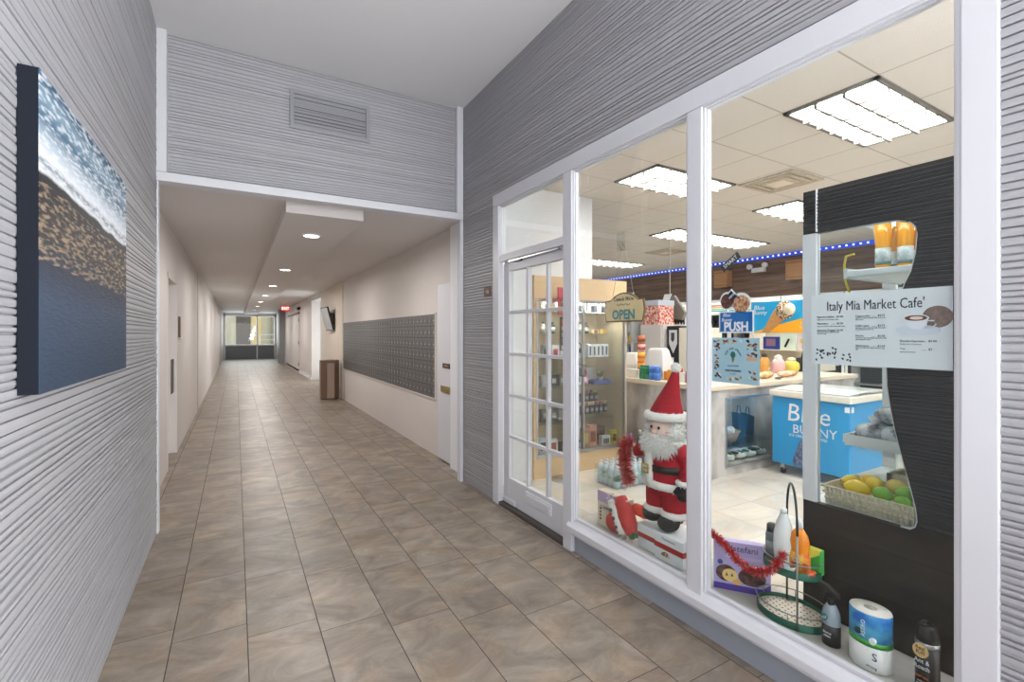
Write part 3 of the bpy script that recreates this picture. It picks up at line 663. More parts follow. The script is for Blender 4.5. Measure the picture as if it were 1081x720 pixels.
for y in (6.12, 6.47): MB().cyl((9.95, y, 2.94), (9.87, y, 2.93), 0.05, 0.06).build('lamp_head', WHITE2, em)
# drinks coolers along the rear wall
def cooler(y0, y1, lab, seed):
    t = thing('drinks_cooler', (9.7, (y0 + y1) / 2, 0), lab, 'cooler', 'upright drinks coolers along the rear wall')
    CB = mat('cooler_white', rgb(232, 232, 232), 0.4)
    MB().box(9.42, 9.95, y0, y1, 1.86, 2.2).box(9.42, 9.95, y0, y1, 0, 0.25).box(9.9, 9.95, y0, y1, 0.25, 1.86).box(9.42, 9.9, y0, y0 + 0.04, 0.25, 1.86).box(9.42, 9.9, y1 - 0.04, y1, 0.25, 1.86).build('cabinet', CB, t)
    MB().box(9.40, 9.425, y0 + 0.02, y1 - 0.02, 1.90, 2.14).build('header', mat('cooler_header_glow', (0.95, 0.95, 0.92), 0.4, emit=0.35), t)
    for z, c in ((2.06, (226, 110, 84)), (2.02, (240, 190, 120)), (1.98, (160, 210, 160)), (1.94, (96, 190, 200))):
        MB().box(9.395, 9.402, y0 + 0.02, y1 - 0.02, z, z + 0.03).build('stripe', col(*c), t)
    for z in (0.55, 0.86, 1.17, 1.48): MB().box(9.5, 9.88, y0 + 0.04, y1 - 0.04, z, z + 0.015).build('shelf', STEEL, t)
    MB().box(9.88, 9.895, y0 + 0.04, y1 - 0.04, 0.25, 1.86).build('liner', mat('cooler_liner', rgb(60, 66, 76), 0.5), t)
    f = MB(); f.box(9.42, 9.45, y0 + 0.04, y0 + 0.08, 0.25, 1.86).box(9.42, 9.45, y1 - 0.08, y1 - 0.04, 0.25, 1.86).box(9.42, 9.45, y0 + 0.04, y1 - 0.04, 0.25, 0.3).box(9.42, 9.45, y0 + 0.04, y1 - 0.04, 1.82, 1.86)
    f.build('door_frame', BLACK, t)
    rr = random.Random(seed); cols = [(200, 60, 50), (240, 190, 60), (60, 140, 90), (70, 90, 180), (230, 230, 230), (230, 120, 50), (40, 40, 44), (190, 210, 120)]
    for z in (0.27, 0.565, 0.875, 1.185, 1.495):
        if z < 0.8: continue
        f = MB(); n = int((y1 - y0 - 0.12) / 0.085)
        k = 0
        for i in range(n):
            f.mat(rr.randrange(8)).lathe(9.62, y0 + 0.1 + i * 0.085, [(0.034, z + 0.001), (0.034, z + 0.15), (0.014, z + 0.2), (0.014, z + 0.24)], 10)
        o = f.build('bottle_row', [col(*c) for c in cols], t); o['kind'] = 'stuff'
for i, y in enumerate((3.2, 4.35, 5.5, 6.65, 7.8, 8.95)):
    cooler(y, y + 1.13, 'glass-front drinks cooler with striped header, %s' % ('hidden mostly behind the menu board', 'beyond the freezer', 'behind the ice cream poster', 'seen beside the push sticker', 'seen left of the middle window post', 'behind the christmas figure hat')[i], i)

# glass display cabinet
dc = thing('display_cabinet', (3.165, 4.2, 0), 'tall beech and glass display cabinet full of small goods by the white wall', 'cabinet')
x0, x1, y0, y1 = 2.55, 3.78, 3.94, 4.45
MB().box(x0, x1, y0, y1, 0, 0.2).build('plinth', BEECH, dc, bevel=0.003)
MB().box(x0, x1, y0, y1, 1.80, 2.03).build('header', BEECH, dc, bevel=0.003)
MB().box(x0, x1, y1 - 0.02, y1, 0.2, 1.8).build('back_panel', mat('beech_back', rgb(206, 182, 148), 0.5, var=(4, rgb(222, 202, 170), 0.25), scale3=(1, 1, 9)), dc)
MB().box(x0, x0 + 0.03, y0, y1, 0.2, 1.8).build('side_panel', BEECH, dc); MB().box(x1 - 0.03, x1, y0, y1, 0.2, 1.8).build('side_panel', mat('beech_pale', rgb(226, 208, 180), 0.4), dc)
f = MB(); f.box(x0 + 0.02, x1 - 0.02, y0 - 0.012, y0 + 0.02, 0.2, 0.24).box(x0 + 0.02, x1 - 0.02, y0 - 0.012, y0 + 0.02, 1.77, 1.8)
for x in (x0 + 0.02, 3.165 - 0.012, x1 - 0.045): f.box(x, x + 0.02, y0 - 0.012, y0 + 0.02, 0.24, 1.77)
f.build('door_frame', STEEL, dc)
MB().box(x0 + 0.03, x1 - 0.03, y0 + 0.003, y0 + 0.007, 0.24, 1.77).build('glass_door', CGLASS, dc)
for z in (0.52, 0.885, 1.18, 1.44, 1.665): MB().box(x0 + 0.03, x1 - 0.12, y0 + 0.04, y1 - 0.03, z, z + 0.008).build('glass_shelf', CGLASS, dc)
MB().box(x0 + 0.05, x1 - 0.05, y0 + 0.02, y0 + 0.06, 1.775, 1.795).build('glow_bar', mat('cabinet_fill_glow', (1, 1, 0.97), 0.4, emit=16), dc)  # glowing bar added to brighten the cabinet interior
PCOLS = {}
def gbox(name, lab, cat, group, x, y, z, wx, wy, hz, c, band=None):
    if name == 'carton' or name.endswith('box') or True:
        t = thing(name, (x, y, z), lab, cat, group)
        MB().box(x - wx / 2, x + wx / 2, y - wy / 2, y + wy / 2, z, z + hz).build('body', col(*c), t, bevel=0.002)
        if band:
            for (a, b_, c2) in band: MB().box(x - wx / 2 + wx * a[0], x - wx / 2 + wx * a[1], y - wy / 2 - 0.0015, y - wy / 2, z + hz * b_[0], z + hz * b_[1]).build('label', col(*c2), t)
        return t
def gbottle(name, lab, cat, group, x, y, z, r, hz, c, cap=(240, 240, 240), labc=None):
    t = thing(name, (x, y, z), lab, cat, group)
    MB().lathe(x, y, [(r * 0.9, z), (r, z + hz * 0.03), (r, z + hz * 0.66), (r * 0.4, z + hz * 0.84), (r * 0.4, z + hz * 0.88)], 14).build('body', col(*c, 0.25), t)
    MB().lathe(x, y, [(r * 0.45, z + hz * 0.875), (r * 0.45, z + hz), (r * 0.38, z + hz * 1.005)], 12).build('cap', col(*cap), t)
    if labc: MB().lathe(x, y, [(r * 1.02, z + hz * 0.2), (r * 1.02, z + hz * 0.55)], 14).build('label', col(*labc), t)
    return t
ORD = ['first', 'second', 'third', 'fourth', 'fifth', 'sixth', 'seventh', 'eighth', 'ninth', 'tenth', 'eleventh', 'twelfth', 'thirteenth', 'fourteenth', 'fifteenth', 'sixteenth']
yg = 4.1
for i, (x, wx, c1, c2) in enumerate(((2.64, .09, (225, 225, 225), (60, 60, 66)), (2.80, .10, (235, 232, 228), (70, 70, 80)), (2.97, .09, (236, 236, 236), (90, 80, 90)), (3.12, .09, (230, 230, 230), (50, 50, 56)), (3.25, .12, (228, 228, 230), (44, 46, 56)), (3.42, .12, (234, 234, 234), (40, 50, 70)), (3.56, .10, (224, 226, 228), (60, 64, 72)))):
    gbox('photo_box', 'black and white boxed item on the top glass shelf, %s from the left' % ORD[i], 'box', 'boxes on the top cabinet shelf', x, yg, 1.674, wx, 0.05, 0.105, c1, [((0.12, 0.88), (0.08, 0.8), c2), ((0.3, 0.5), (0.3, 0.6), (200, 200, 200))])
for i, (x, c) in enumerate(((2.65, (60, 60, 60)), (2.76, (210, 200, 190)), (2.88, (90, 90, 92)), (3.02, (200, 160, 120)), (3.17, (60, 62, 60)), (3.25, (180, 184, 150)), (3.33, (70, 66, 60)))):
    gbottle('small_jar', 'small squat jar on the second glass shelf, %s from the left' % ORD[i], 'jar', 'jars on the second cabinet shelf', x, yg, 1.449, 0.03, 0.12, c, (40, 40, 40), (226, 226, 220))
gbox('tan_box', 'low tan and yellow box at the right of the second glass shelf', 'box', None, 3.56, yg, 1.449, 0.11, 0.06, 0.05, (196, 138, 84), [((0, .4), (0, 1), (232, 206, 90))])
gbox('yellow_box', 'low cream and red box on the second glass shelf', 'box', None, 3.44, yg, 1.449, 0.10, 0.06, 0.04, (240, 226, 170), [((.3, .8), (.2, .9), (186, 60, 50))])
for i in range(5):
    gbox('white_carton', 'white carton with dark blue stripe on the third shelf, %s from the left' % ORD[i], 'carton', 'white cartons on the third cabinet shelf', 3.36 + i * 0.058, yg, 1.189, 0.054, 0.08, 0.14, (236, 236, 238), [((0.25, 0.7), (0.15, 0.85), (60, 66, 96))])
hs = thing('headphones', (3.22, yg, 1.189), 'black headphones on a stand at the left of the third glass shelf', 'headphones')
MB().tube([(3.22 + 0.05 * math.cos(a), yg, 1.29 + 0.06 * math.sin(a)) for a in [i * PI / 8 for i in range(-1, 10)]], 0.008, 6).build('band', BLACK, hs)
for s_ in (-1, 1): MB().cyl((3.22 + s_ * 0.055, yg, 1.26), (3.22 + s_ * 0.035, yg, 1.26), 0.03).build('ear_cup', BLACK, hs)
MB().lathe(3.22, yg, [(0.035, 1.189), (0.035, 1.196), (0.006, 1.2), (0.006, 1.345)], 12).build('stand', STEEL, hs)
for i, (x, c, c2) in enumerate(((2.66, (222, 190, 180), (120, 60, 60)), (2.78, (150, 150, 150), (60, 60, 60)), (2.9, (236, 220, 220), (190, 70, 90)), (3.02, (230, 230, 230), (60, 60, 90)))):
    gbox('gift_pack', 'small pastel gift pack on the third shelf behind the door, %s from the left' % ORD[i], 'box', 'gift packs on the third cabinet shelf', x, yg, 1.189, 0.09, 0.06, 0.14, c, [((.2, .8), (.2, .7), c2)])
for i, (x, c, c2) in enumerate(((3.21, (240, 240, 240), (60, 60, 64)), (3.30, (236, 150, 166), (250, 240, 240)))):
    gbox('pink_pack', ('white pack with black letter on the fourth shelf', 'pink pack with white letter on the fourth shelf')[i], 'box', None, x, yg, 0.894, 0.075, 0.06, 0.10, c, [((.3, .7), (.3, .8), c2)])
gbox('red_tin', 'small red tin stacked on the pink pack', 'tin', None, 3.30, yg, 0.998, 0.06, 0.05, 0.05, (206, 50, 60))
gbox('grey_case', 'light grey boxes pile at the rear of the fourth shelf', 'box', None, 3.42, 4.22, 0.894, 0.2, 0.08, 0.17, (186, 184, 188), [((.1, .4), (.2, .9), (150, 146, 150))])
bt = thing('blue_tray', (3.5, yg, 0.894), 'flat blue plastic tray on the fourth cabinet shelf', 'tray')
MB().box(3.37, 3.62, yg - 0.08, yg + 0.08, 0.894, 0.90).box(3.37, 3.62, yg - 0.08, yg - 0.07, 0.9, 0.935).box(3.37, 3.62, yg + 0.05, yg + 0.08, 0.9, 0.935).box(3.37, 3.38, yg - 0.08, yg + 0.08, 0.9, 0.935).box(3.61, 3.62, yg - 0.08, yg + 0.08, 0.9, 0.935).build('shell', col(64, 92, 168), bt)
gp = thing('potted_plant', (3.52, yg - 0.0, 0.901), 'small green plant in a grey pot standing in the blue tray', 'plant')
MB().lathe(3.52, yg - 0.01, [(0.03, 0.901), (0.038, 0.96)], 12).build('pot', col(130, 132, 134), gp)
f = MB(); rr = random.Random(4)
for i in range(40):
    a = rr.random() * 6.28; p = Vector((3.52, yg - 0.01, 0.955)); d = Vector((math.cos(a) * 0.04, math.sin(a) * 0.035, 0.03 + rr.random() * 0.06)); f.cyl(p, p + d, 0.007, 0.002, 5)
f.build('leaves', col(70, 120, 74), gp)
for i in range(13):
    x = 3.17 + (i % 7) * 0.065 + (0.02 if i > 6 else 0); z = 0.62 if i < 7 else 0.735; y = 4.05 if i < 7 else 4.16
    t = thing('black_pouch', (x, y, z - 0.01), 'black blister pouch hanging in the cabinet, %s row, %s from the left' % ('lower' if i < 7 else 'upper', ORD[i % 7]), 'pouch', 'black pouches hanging in the cabinet')
    MB().box(x - 0.026, x + 0.026, y - 0.012, y + 0.012, z - 0.05, z + 0.05).build('pack', col(46, 46, 54), t, bevel=0.006)
    MB().box(x - 0.018, x + 0.018, y - 0.0135, y - 0.012, z - 0.02, z + 0.015).build('label', col(150, 154, 164), t)
    MB().box(x - 0.02, x + 0.02, y - 0.003, y + 0.003, z + 0.05, z + 0.085).build('hanger_tab', col(150, 60, 66) if i % 3 else col(200, 190, 110), t)
for z, y in ((0.70, 4.05), (0.815, 4.16)): o = MB().cyl((3.12, y, z), (3.66, y, z), 0.004, n=6).build('hanging_rod', STEEL); tag(o, 'thin steel rod carrying the %s row of black pouches' % ('lower' if y < 4.1 else 'upper'), 'rod')
for i, (x, y, wx, hz, c, c2) in enumerate(((2.64, 4.08, .07, .13, (70, 70, 110), (200, 60, 60)), (2.73, 4.08, .09, .17, (220, 226, 230), (60, 70, 90)), (2.85, 4.08, .12, .15, (232, 232, 232), (190, 90, 90)), (3.0, 4.08, .08, .1, (60, 60, 64), (190, 190, 190)), (3.2, 4.08, .08, .1, (90, 84, 80), (170, 160, 150)), (3.29, 4.08, .09, .22, (196, 150, 120), (226, 196, 120)), (3.39, 4.08, .10, .24, (222, 150, 136), (150, 90, 70)), (3.48, 4.14, .09, .20, (110, 84, 74), (70, 50, 46)), (3.56, 4.06, .12, .11, (232, 232, 234), (110, 110, 120)), (3.58, 4.16, .10, .2, (110, 80, 72), (60, 44, 40)), (3.68, 4.06, .075, .16, (232, 200, 44), (90, 80, 40)))):
    gbox('boxed_goods', ('dark blue and red', 'tall pale grey', 'white and red', 'low black', 'low dark brown', 'tall tan', 'tall salmon pink', 'dark brown', 'low white', 'rear dark brown', 'bright yellow')[i] + ' box on the cabinet floor, %s from the left' % ORD[i], 'box', 'boxes on the cabinet floor', x, y, 0.2005, wx, 0.06, hz, c, [((.15, .85), (.25, .75), c2)])
for i in range(4):
    gbox('wallet_box', 'dark boxed item on the fourth shelf behind the door, %s from the left' % ORD[i], 'box', 'dark boxes on the fourth cabinet shelf', 2.66 + i * 0.11, yg, 0.894, 0.08, 0.06, 0.12, ((80, 78, 74), (200, 190, 180), (64, 60, 66), (150, 140, 130))[i], [((.2, .8), (.3, .7), (210, 206, 200))])
for i in range(4):
    gbox('wallet_box', 'dark boxed item on the lowest glass shelf behind the door, %s from the left' % ORD[i], 'box', 'dark boxes on the lowest glass shelf', 2.66 + i * 0.11, yg, 0.529, 0.085, 0.06, 0.13, ((70, 70, 76), (60, 58, 56), (96, 90, 90), (180, 170, 160))[i], [((.2, .8), (.3, .7), (170, 166, 160))])
# red scratch-card box and black magazine strip standing in front of the cabinet
rk = thing('card_stand', (2.82, 3.80, 0), 'tall thin stand with a red poster over a black picture strip seen through the door', 'stand')
MB().lathe(2.82, 3.80, [(0.13, 0), (0.13, 0.015), (0.012, 0.02), (0.012, 1.9)], 14).build('pole', STEEL, rk)
MB().box(2.72, 2.92, 3.77, 3.785, 1.64, 1.90).build('red_poster', mat('poster_red', rgb(206, 60, 80), 0.4), rk)
MB().box(2.74, 2.90, 3.765, 3.77, 1.66, 1.78).build('poster_picture', mat('poster_pic', rgb(186, 130, 110), 0.4, var=(30, rgb(90, 60, 60), 0.1)), rk)
MB().box(2.745, 2.84, 3.768, 3.785, 1.28, 1.61).build('black_strip', BLACK, rk)
for i in range(5): MB().box(2.755, 2.83, 3.762, 3.768, 1.29 + i * 0.063, 1.335 + i * 0.063).build('picture', col(*((190, 186, 180), (110, 110, 120), (150, 150, 150), (180, 160, 140), (200, 90, 50))[i]), rk)
# wire baskets (behind the door)
wb = thing('wire_basket', (2.93, 3.82, 1.05), 'black wire basket of packets hooked on the stand behind the door', 'basket')
for z in (1.02, 1.13): MB().tube([(2.84, 3.74, z), (3.04, 3.74, z), (3.04, 3.88, z), (2.84, 3.88, z)], 0.004, 6, True).build('rim', BLACK, wb)
f = MB()
for i in range(10):
    x = 2.845 + i * 0.0215; f.cyl((x, 3.74, 1.02), (x, 3.74, 1.13), 0.0025, n=5)
f.build('wires', BLACK, wb)

MB().cyl((2.83, 3.80, 1.02), (2.845, 3.80, 1.02), 0.006, n=6).build('hook', BLACK, wb)

# ================================================================== COUNTERS
ct = thing('sales_counter', (4.4, 3.5, 0), 'marble-fronted L-shaped sales counter with a glazed niche', 'counter')
f = MB()
f.box(4.0, 4.28, 3.06, 4.60, 0, 0.88).box(4.28, 6.88, 3.06, 3.7, 0.80, 0.88).box(4.28, 6.88, 3.06, 3.7, 0, 0.08).box(5.22, 6.88, 3.06, 3.7, 0.08, 0.80).box(4.28, 4.62, 3.7, 4.6, 0, 0.88)
f.build('marble_front', MARBLE, ct)
MB().box(4.28, 5.22, 3.64, 3.70, 0.08, 0.80).build('niche_back', mat('niche_white', rgb(226, 224, 222), 0.5), ct)
WT = mat('worktop_oak', rgb(226, 208, 186), 0.3, var=(3, rgb(236, 222, 204), 0.25))
MB().box(3.955, 4.66, 3.02, 4.64, 0.882, 0.93).box(4.66, 6.9, 3.02, 3.74, 0.882, 0.93).build('worktop', WT, ct, bevel=0.004)
MB().box(3.985, 3.999, 4.56, 4.60, 0, 0.88).box(3.985, 3.999, 3.06, 4.6, 0, 0.05).build('corner_strip', mat('beech_pale', (0, 0, 0)), ct)
f = MB().box(4.28, 5.22, 3.052, 3.062, 0.78, 0.80).box(4.28, 5.22, 3.052, 3.062, 0.08, 0.10).box(4.28, 4.30, 3.052, 3.062, 0.1, 0.78); f.build('niche_frame', STEEL, ct)
MB().box(4.30, 5.2, 3.056, 3.06, 0.10, 0.78).build('niche_glass', CGLASS, ct)
MB().box(4.30, 5.2, 3.12, 3.62, 0.272, 0.282).build('niche_shelf', CGLASS, ct)
MB().box(4.32, 5.18, 3.08, 3.10, 0.775, 0.795).build('glow_bar', mat('niche_fill_glow', (1, 0.98, 0.94), .4, emit=7), ct)  # added emitter that lifts the dark niche
# niche contents
wk = thing('wicker_basket', (4.62, 3.3, 0.283), 'shallow wicker basket on the glass niche shelf', 'basket')
WK = mat('wicker', rgb(196, 160, 118), 0.7, var=(60, rgb(150, 112, 76), 0.2))
MB().lathe(4.62, 3.3, [(0.11, 0.283), (0.15, 0.38), (0.14, 0.38), (0.10, 0.29)], 20, 1.25, 0.8).build('body', WK, wk)
MB().tube([(4.62 + 0.19 * math.cos(a), 3.3 + 0.12 * math.sin(a), 0.382) for a in [i * PI / 10 for i in range(20)]], 0.008, 6, True).build('rim', WK, wk)
for i, (x, r_) in enumerate(((4.55, .05), (4.63, .055), (4.7, .045))):
    o = MB().ell((x, 3.3, 0.385), r_, 0.05, 0.05, 12, 8, 0.08, i).build('packet', (col(226, 226, 222), col(180, 190, 200), col(210, 214, 216))[i]); tag(o, ('white', 'blue grey', 'pale silver')[i] + ' packet lying in the wicker basket', 'packet')
for i, (x, z, hz, c) in enumerate(((4.94, 0.283, 0.28, (30, 60, 96)), (5.10, 0.283, 0.26, (26, 44, 70)))):
    t = thing('navy_carrier', (x, 3.36, z), ('dark teal blue bag in the counter niche, the left of two', 'very dark navy bag in the counter niche beside the freezer')[i], 'bag')
    MB().prism([(x - .06, z), (x + .06, z), (x + .075, z + hz * .8), (x - .075, z + hz)], 1, 3.32, 3.40).build('body', col(*c), t, bevel=0.006)
    MB().tube([(x - .04, 3.36, z + hz * .9), (x - .02, 3.36, z + hz * 1.25), (x + .02, 3.36, z + hz * 1.22), (x + .04, 3.36, z + hz * .86)], 0.005, 6).build('handle', col(*c), t)
nb = thing('blue_upright_sign', (4.72, 3.55, 0.283), 'tall narrow dark blue pack standing at the back of the counter niche', 'box')
MB().box(4.68, 4.75, 3.52, 3.56, 0.283, 0.77).build('body', col(44, 66, 100), nb); MB().box(4.69, 4.74, 3.518, 3.52, 0.5, 0.7).build('label', col(110, 130, 160), nb)
rg = thing('wire_ring_stand', (4.45, 3.4, 0.283), 'thin dark wire ring stand at the left of the counter niche', 'stand')
for z in (0.46, 0.50): MB().tube([(4.47 + 0.12 * math.cos(a), 3.4 + 0.08 * math.sin(a), z) for a in [i * PI / 8 for i in range(16)]], 0.005, 6, True).build('ring', BLACK, rg)
for a in (0.6, 2.6, 4.7): MB().cyl((4.47 + 0.12 * math.cos(a), 3.4 + 0.08 * math.sin(a), 0.283), (4.47 + 0.12 * math.cos(a), 3.4 + 0.08 * math.sin(a), 0.50), 0.004, n=6).build('leg', BLACK, rg)
rr = random.Random(11)
for i in range(9):
    x = 4.38 + i * 0.095; c = ((232, 232, 226), (206, 214, 206), (240, 240, 240), (190, 176, 156), (236, 232, 224), (214, 222, 228), (240, 238, 232), (120, 128, 130), (230, 230, 230))[i]
    t = thing('wrapped_bread', (x, 3.26, 0.081), ['cream', 'pale green', 'white', 'tan', 'ivory', 'pale blue', 'off-white', 'grey', 'light grey'][i] + ' wrapped packet on the niche floor, %s from the left' % ORD[i], 'packet', 'packets on the niche floor')
    MB().ell((x, 3.26 + 0.04 * (i % 2), 0.125), 0.058, 0.10, 0.044, 14, 8, 0.1, i).build('wrap', col(*c), t)
    MB().box(x - 0.02, x + 0.02, 3.19, 3.25, 0.15, 0.169).build('label', col(90, 130, 90) if i % 3 else col(60, 62, 70), t)
# ice cream freezer
fz = thing('ice_cream_freezer', (5.35, 2.57, 0), 'bright blue ice cream chest freezer with white lettering beside the marble counter', 'freezer')
FB = mat('freezer_blue', rgb(44, 150, 210), 0.35); FB2 = mat('freezer_rim', rgb(226, 218, 206), 0.35)
MB().box(4.85, 5.75, 2.19, 2.92, 0.11, 0.80).build('body', FB, fz, bevel=0.012)
MB().box(4.83, 5.77, 2.17, 2.94, 0.80, 0.865).build('rim', FB2, fz, bevel=0.012)
MB().prism([(4.84, 0.866), (5.2, 0.89), (5.2, 0.90), (4.84, 0.876)], 1, 2.2, 2.91).prism([(5.2, 0.878), (5.76, 0.868), (5.76, 0.874), (5.2, 0.888)], 1, 2.2, 2.91).build('sliding_lid', mat('freezer_lid', rgb(214, 218, 220), 0.15), fz)
for (x, y) in ((4.92, 2.26), (4.92, 2.84), (5.68, 2.26), (5.68, 2.84)):
    MB().cyl((x, y - 0.012, 0.035), (x, y + 0.012, 0.035), 0.035).build('caster', DGREY, fz); MB().box(x - 0.02, x + 0.02, y - 0.018, y + 0.018, 0.05, 0.112).build('caster_fork', STEEL, fz)
lettering('Blue', 0.25, (4.847, 2.56, 0.645), '-X', WHITE2, fz, squash=0.95, shear=0.1)
lettering('BUNNY', 0.12, (4.847, 2.50, 0.49), '-X', WHITE2, fz)
lettering('ICE CREAM FAVORITES', 0.035, (4.847, 2.56, 0.425), '-X', WHITE2, fz)
f = MB()
f.prism([(2.70, 0.13), (2.70, 0.2), (2.66, 0.30), (2.64, 0.37), (2.61, 0.40), (2.58, 0.39), (2.54, 0.33), (2.50, 0.3), (2.46, 0.2), (2.46, 0.13)], 0, 4.844, 4.849)
f.build('dark_graphic', mat('freezer_graphic', rgb(66, 84, 122), 0.4, var=(30, rgb(120, 130, 160), 0.1)), fz)
MB().box(4.842, 4.85, 2.19, 2.23, 0.72, 0.77).build('socket_plate', WHITE2, fz); MB().box(4.87, 4.91, 2.183, 2.191, 0.72, 0.77).build('lock_plate', WHITE2, fz)

# back bar display unit with poster
bu = thing('back_bar_unit', (7.15, 4.0, 0), 'white display unit with shelves and an ice cream cone poster behind the counter', 'shelving')
MB().box(6.95, 7.35, 3.72, 4.52, 0, 0.93).box(7.3, 7.35, 3.5, 4.52, 0.93, 1.95).box(6.95, 7.3, 3.48, 3.52, 0.93, 1.95).box(6.95, 7.3, 4.50, 4.54, 0.93, 1.95).build('carcass', mat('unit_cream', rgb(236, 226, 206), 0.5), bu)
for z in (1.21,): MB().box(6.93, 7.3, 3.52, 4.5, z - 0.014, z).build('shelf', mat('unit_cream', (0, 0, 0)), bu)
MB().box(6.93, 6.945, 3.52, 4.5, 1.46, 1.93).build('poster_board', mat('poster_blue', rgb(30, 160, 216), 0.4), bu)
MB().prism([(4.5, 1.46), (3.52, 1.46), (3.52, 1.69), (3.75, 1.66), (4.15, 1.56), (4.35, 1.5)], 0, 6.925, 6.93).build('poster_orange', col(244, 170, 36), bu)
MB().prism([(4.32, 1.47), (4.22, 1.46), (3.97, 1.66), (4.13, 1.80)], 0, 6.918, 6.926).build('wafer_cone', mat('wafer', rgb(206, 152, 92), 0.6, var=(60, rgb(170, 118, 66), 0.2)), bu)
MB().cyl((6.925, 3.97, 1.79), (6.91, 3.97, 1.79), 0.135, n=24).build('cone_dip', mat('choc_nut', rgb(96, 62, 44), 0.5, var=(42, rgb(236, 214, 180), 0.05)), bu)
MB().cyl((6.912, 3.90, 1.80), (6.90, 3.90, 1.80), 0.085, n=24).build('cone_cream', col(240, 226, 196), bu)
lettering('Blue', 0.10, (6.924, 4.37, 1.84), '-X', WHITE2, bu, shear=0.2); lettering('Bunny', 0.09, (6.924, 4.36, 1.765), '-X', WHITE2, bu, shear=0.2)
MB().cyl((6.926, 3.62, 1.86), (6.92, 3.62, 1.86), 0.045, n=20).build('round_badge', WHITE2, bu)
lettering('CHOCO\nCARAMEL', 0.05, (6.924, 3.66, 1.57), '-X', WHITE2, bu)
# things on the unit shelf
gbx = thing('printed_box', (7.0, 4.22, 1.21), 'dark blue printed box on the back bar shelf under the cone poster', 'box')
MB().box(6.98, 7.02, 4.10, 4.34, 1.2105, 1.40).build('body', col(44, 66, 150), gbx); MB().box(6.977, 6.98, 4.15, 4.29, 1.26, 1.37).build('label', col(150, 110, 130), gbx)
mc = thing('menu_card', (7.0, 3.97, 1.21), 'white and green printed card with a black pen on the back bar shelf', 'card')
MB().box(6.99, 7.0, 3.85, 4.08, 1.2105, 1.44).build('card', col(226, 238, 220), mc); MB().obox((6.985, 3.98, 1.31), (0.004, 0, 0), (0, 0.012, 0.006), (0, -0.03, 0.06)).build('pen', BLACK, mc)
mc = thing('dessert_card', (7.0, 3.66, 1.21), 'pale pink printed card with cakes on the back bar shelf by the black panel', 'card')
MB().box(6.99, 7.0, 3.53, 3.83, 1.2105, 1.44).build('card', col(240, 224, 228), mc)
for (y, z, c) in ((3.76, 1.34, (240, 196, 90)), (3.74, 1.26, (214, 206, 120)), (3.66, 1.28, (206, 160, 90)), (3.60, 1.33, (150, 60, 80)), (3.58, 1.25, (196, 160, 220))): MB().box(6.986, 6.991, y - 0.03, y + 0.03, z - 0.03, z + 0.03).build('picture', col(*c), mc)
# things on the worktop
def on_ctr(name, lab, cat, x, y, r, hz, c, c2, sx=1.0):
    t = thing(name, (x, y, 0.931), lab, cat)
    MB().lathe(x, y, [(r * .7, .931), (r, .931 + hz * .3), (r * .95, .931 + hz * .6), (r * .5, .931 + hz * .78)], 16, sx, sx).build('body', col(*c), t)
    MB().lathe(x, y, [(r * .5, .931 + hz * .78), (r * .55, .931 + hz * .9), (r * .2, .931 + hz)], 16).build('lid', col(*c2), t)
on_ctr('brown_jar', 'tall amber jar on the counter behind the ice cream sticker', 'jar', 5.82, 3.6, .06, .28, (206, 150, 70), (70, 60, 50))
on_ctr('pink_jar', 'pink and white round jar on the counter under the menu cards', 'jar', 6.12, 3.6, .085, .24, (232, 180, 180), (236, 230, 226))
on_ctr('yellow_jar', 'squat yellow pumpkin-shaped jar on the counter under the menu cards', 'jar', 6.42, 3.6, .10, .2, (212, 196, 84), (240, 220, 200))
t = thing('black_bag', (6.75, 3.6, 0.931), 'black handbag standing on the counter by the black panel', 'bag')
MB().box(6.62, 6.88, 3.55, 3.66, 0.931, 1.12).build('body', col(48, 48, 54), t, bevel=0.02); MB().tube([(6.66, 3.6, 1.1), (6.70, 3.6, 1.19), (6.80, 3.6, 1.19), (6.84, 3.6, 1.1)], 0.01, 6).build('handle', col(48, 48, 54), t)
for i, (x, y, c) in enumerate(((5.25, 3.25, (240, 214, 160)), (5.45, 3.35, (236, 196, 160)), (5.65, 3.25, (238, 206, 176)), (5.85, 3.3, (232, 190, 150)), (5.0, 3.4, (244, 222, 170)))):
    o = MB().ell((x, y, 0.965), 0.10, 0.07, 0.035, 14, 8, 0.08, i).build('pastry', mat('pastry%d' % i, rgb(*c), 0.6, var=(20, rgb(200, 140, 90), 0.15))); tag(o, 'pale baked pastry on the counter top, %s from the left' % ('second', 'third', 'fourth', 'fifth', 'first')[i], 'pastry', 'pastries on the counter')
t = thing('scoop', (5.35, 3.12, 0.931), 'small dark scoop lying on the counter edge', 'scoop')
MB().ell((5.3, 3.12, 0.945), 0.05, 0.03, 0.013).build('bowl', DGREY, t); MB().cyl((5.34, 3.12, 0.945), (5.46, 3.16, 0.945), 0.008).build('handle', DGREY, t)

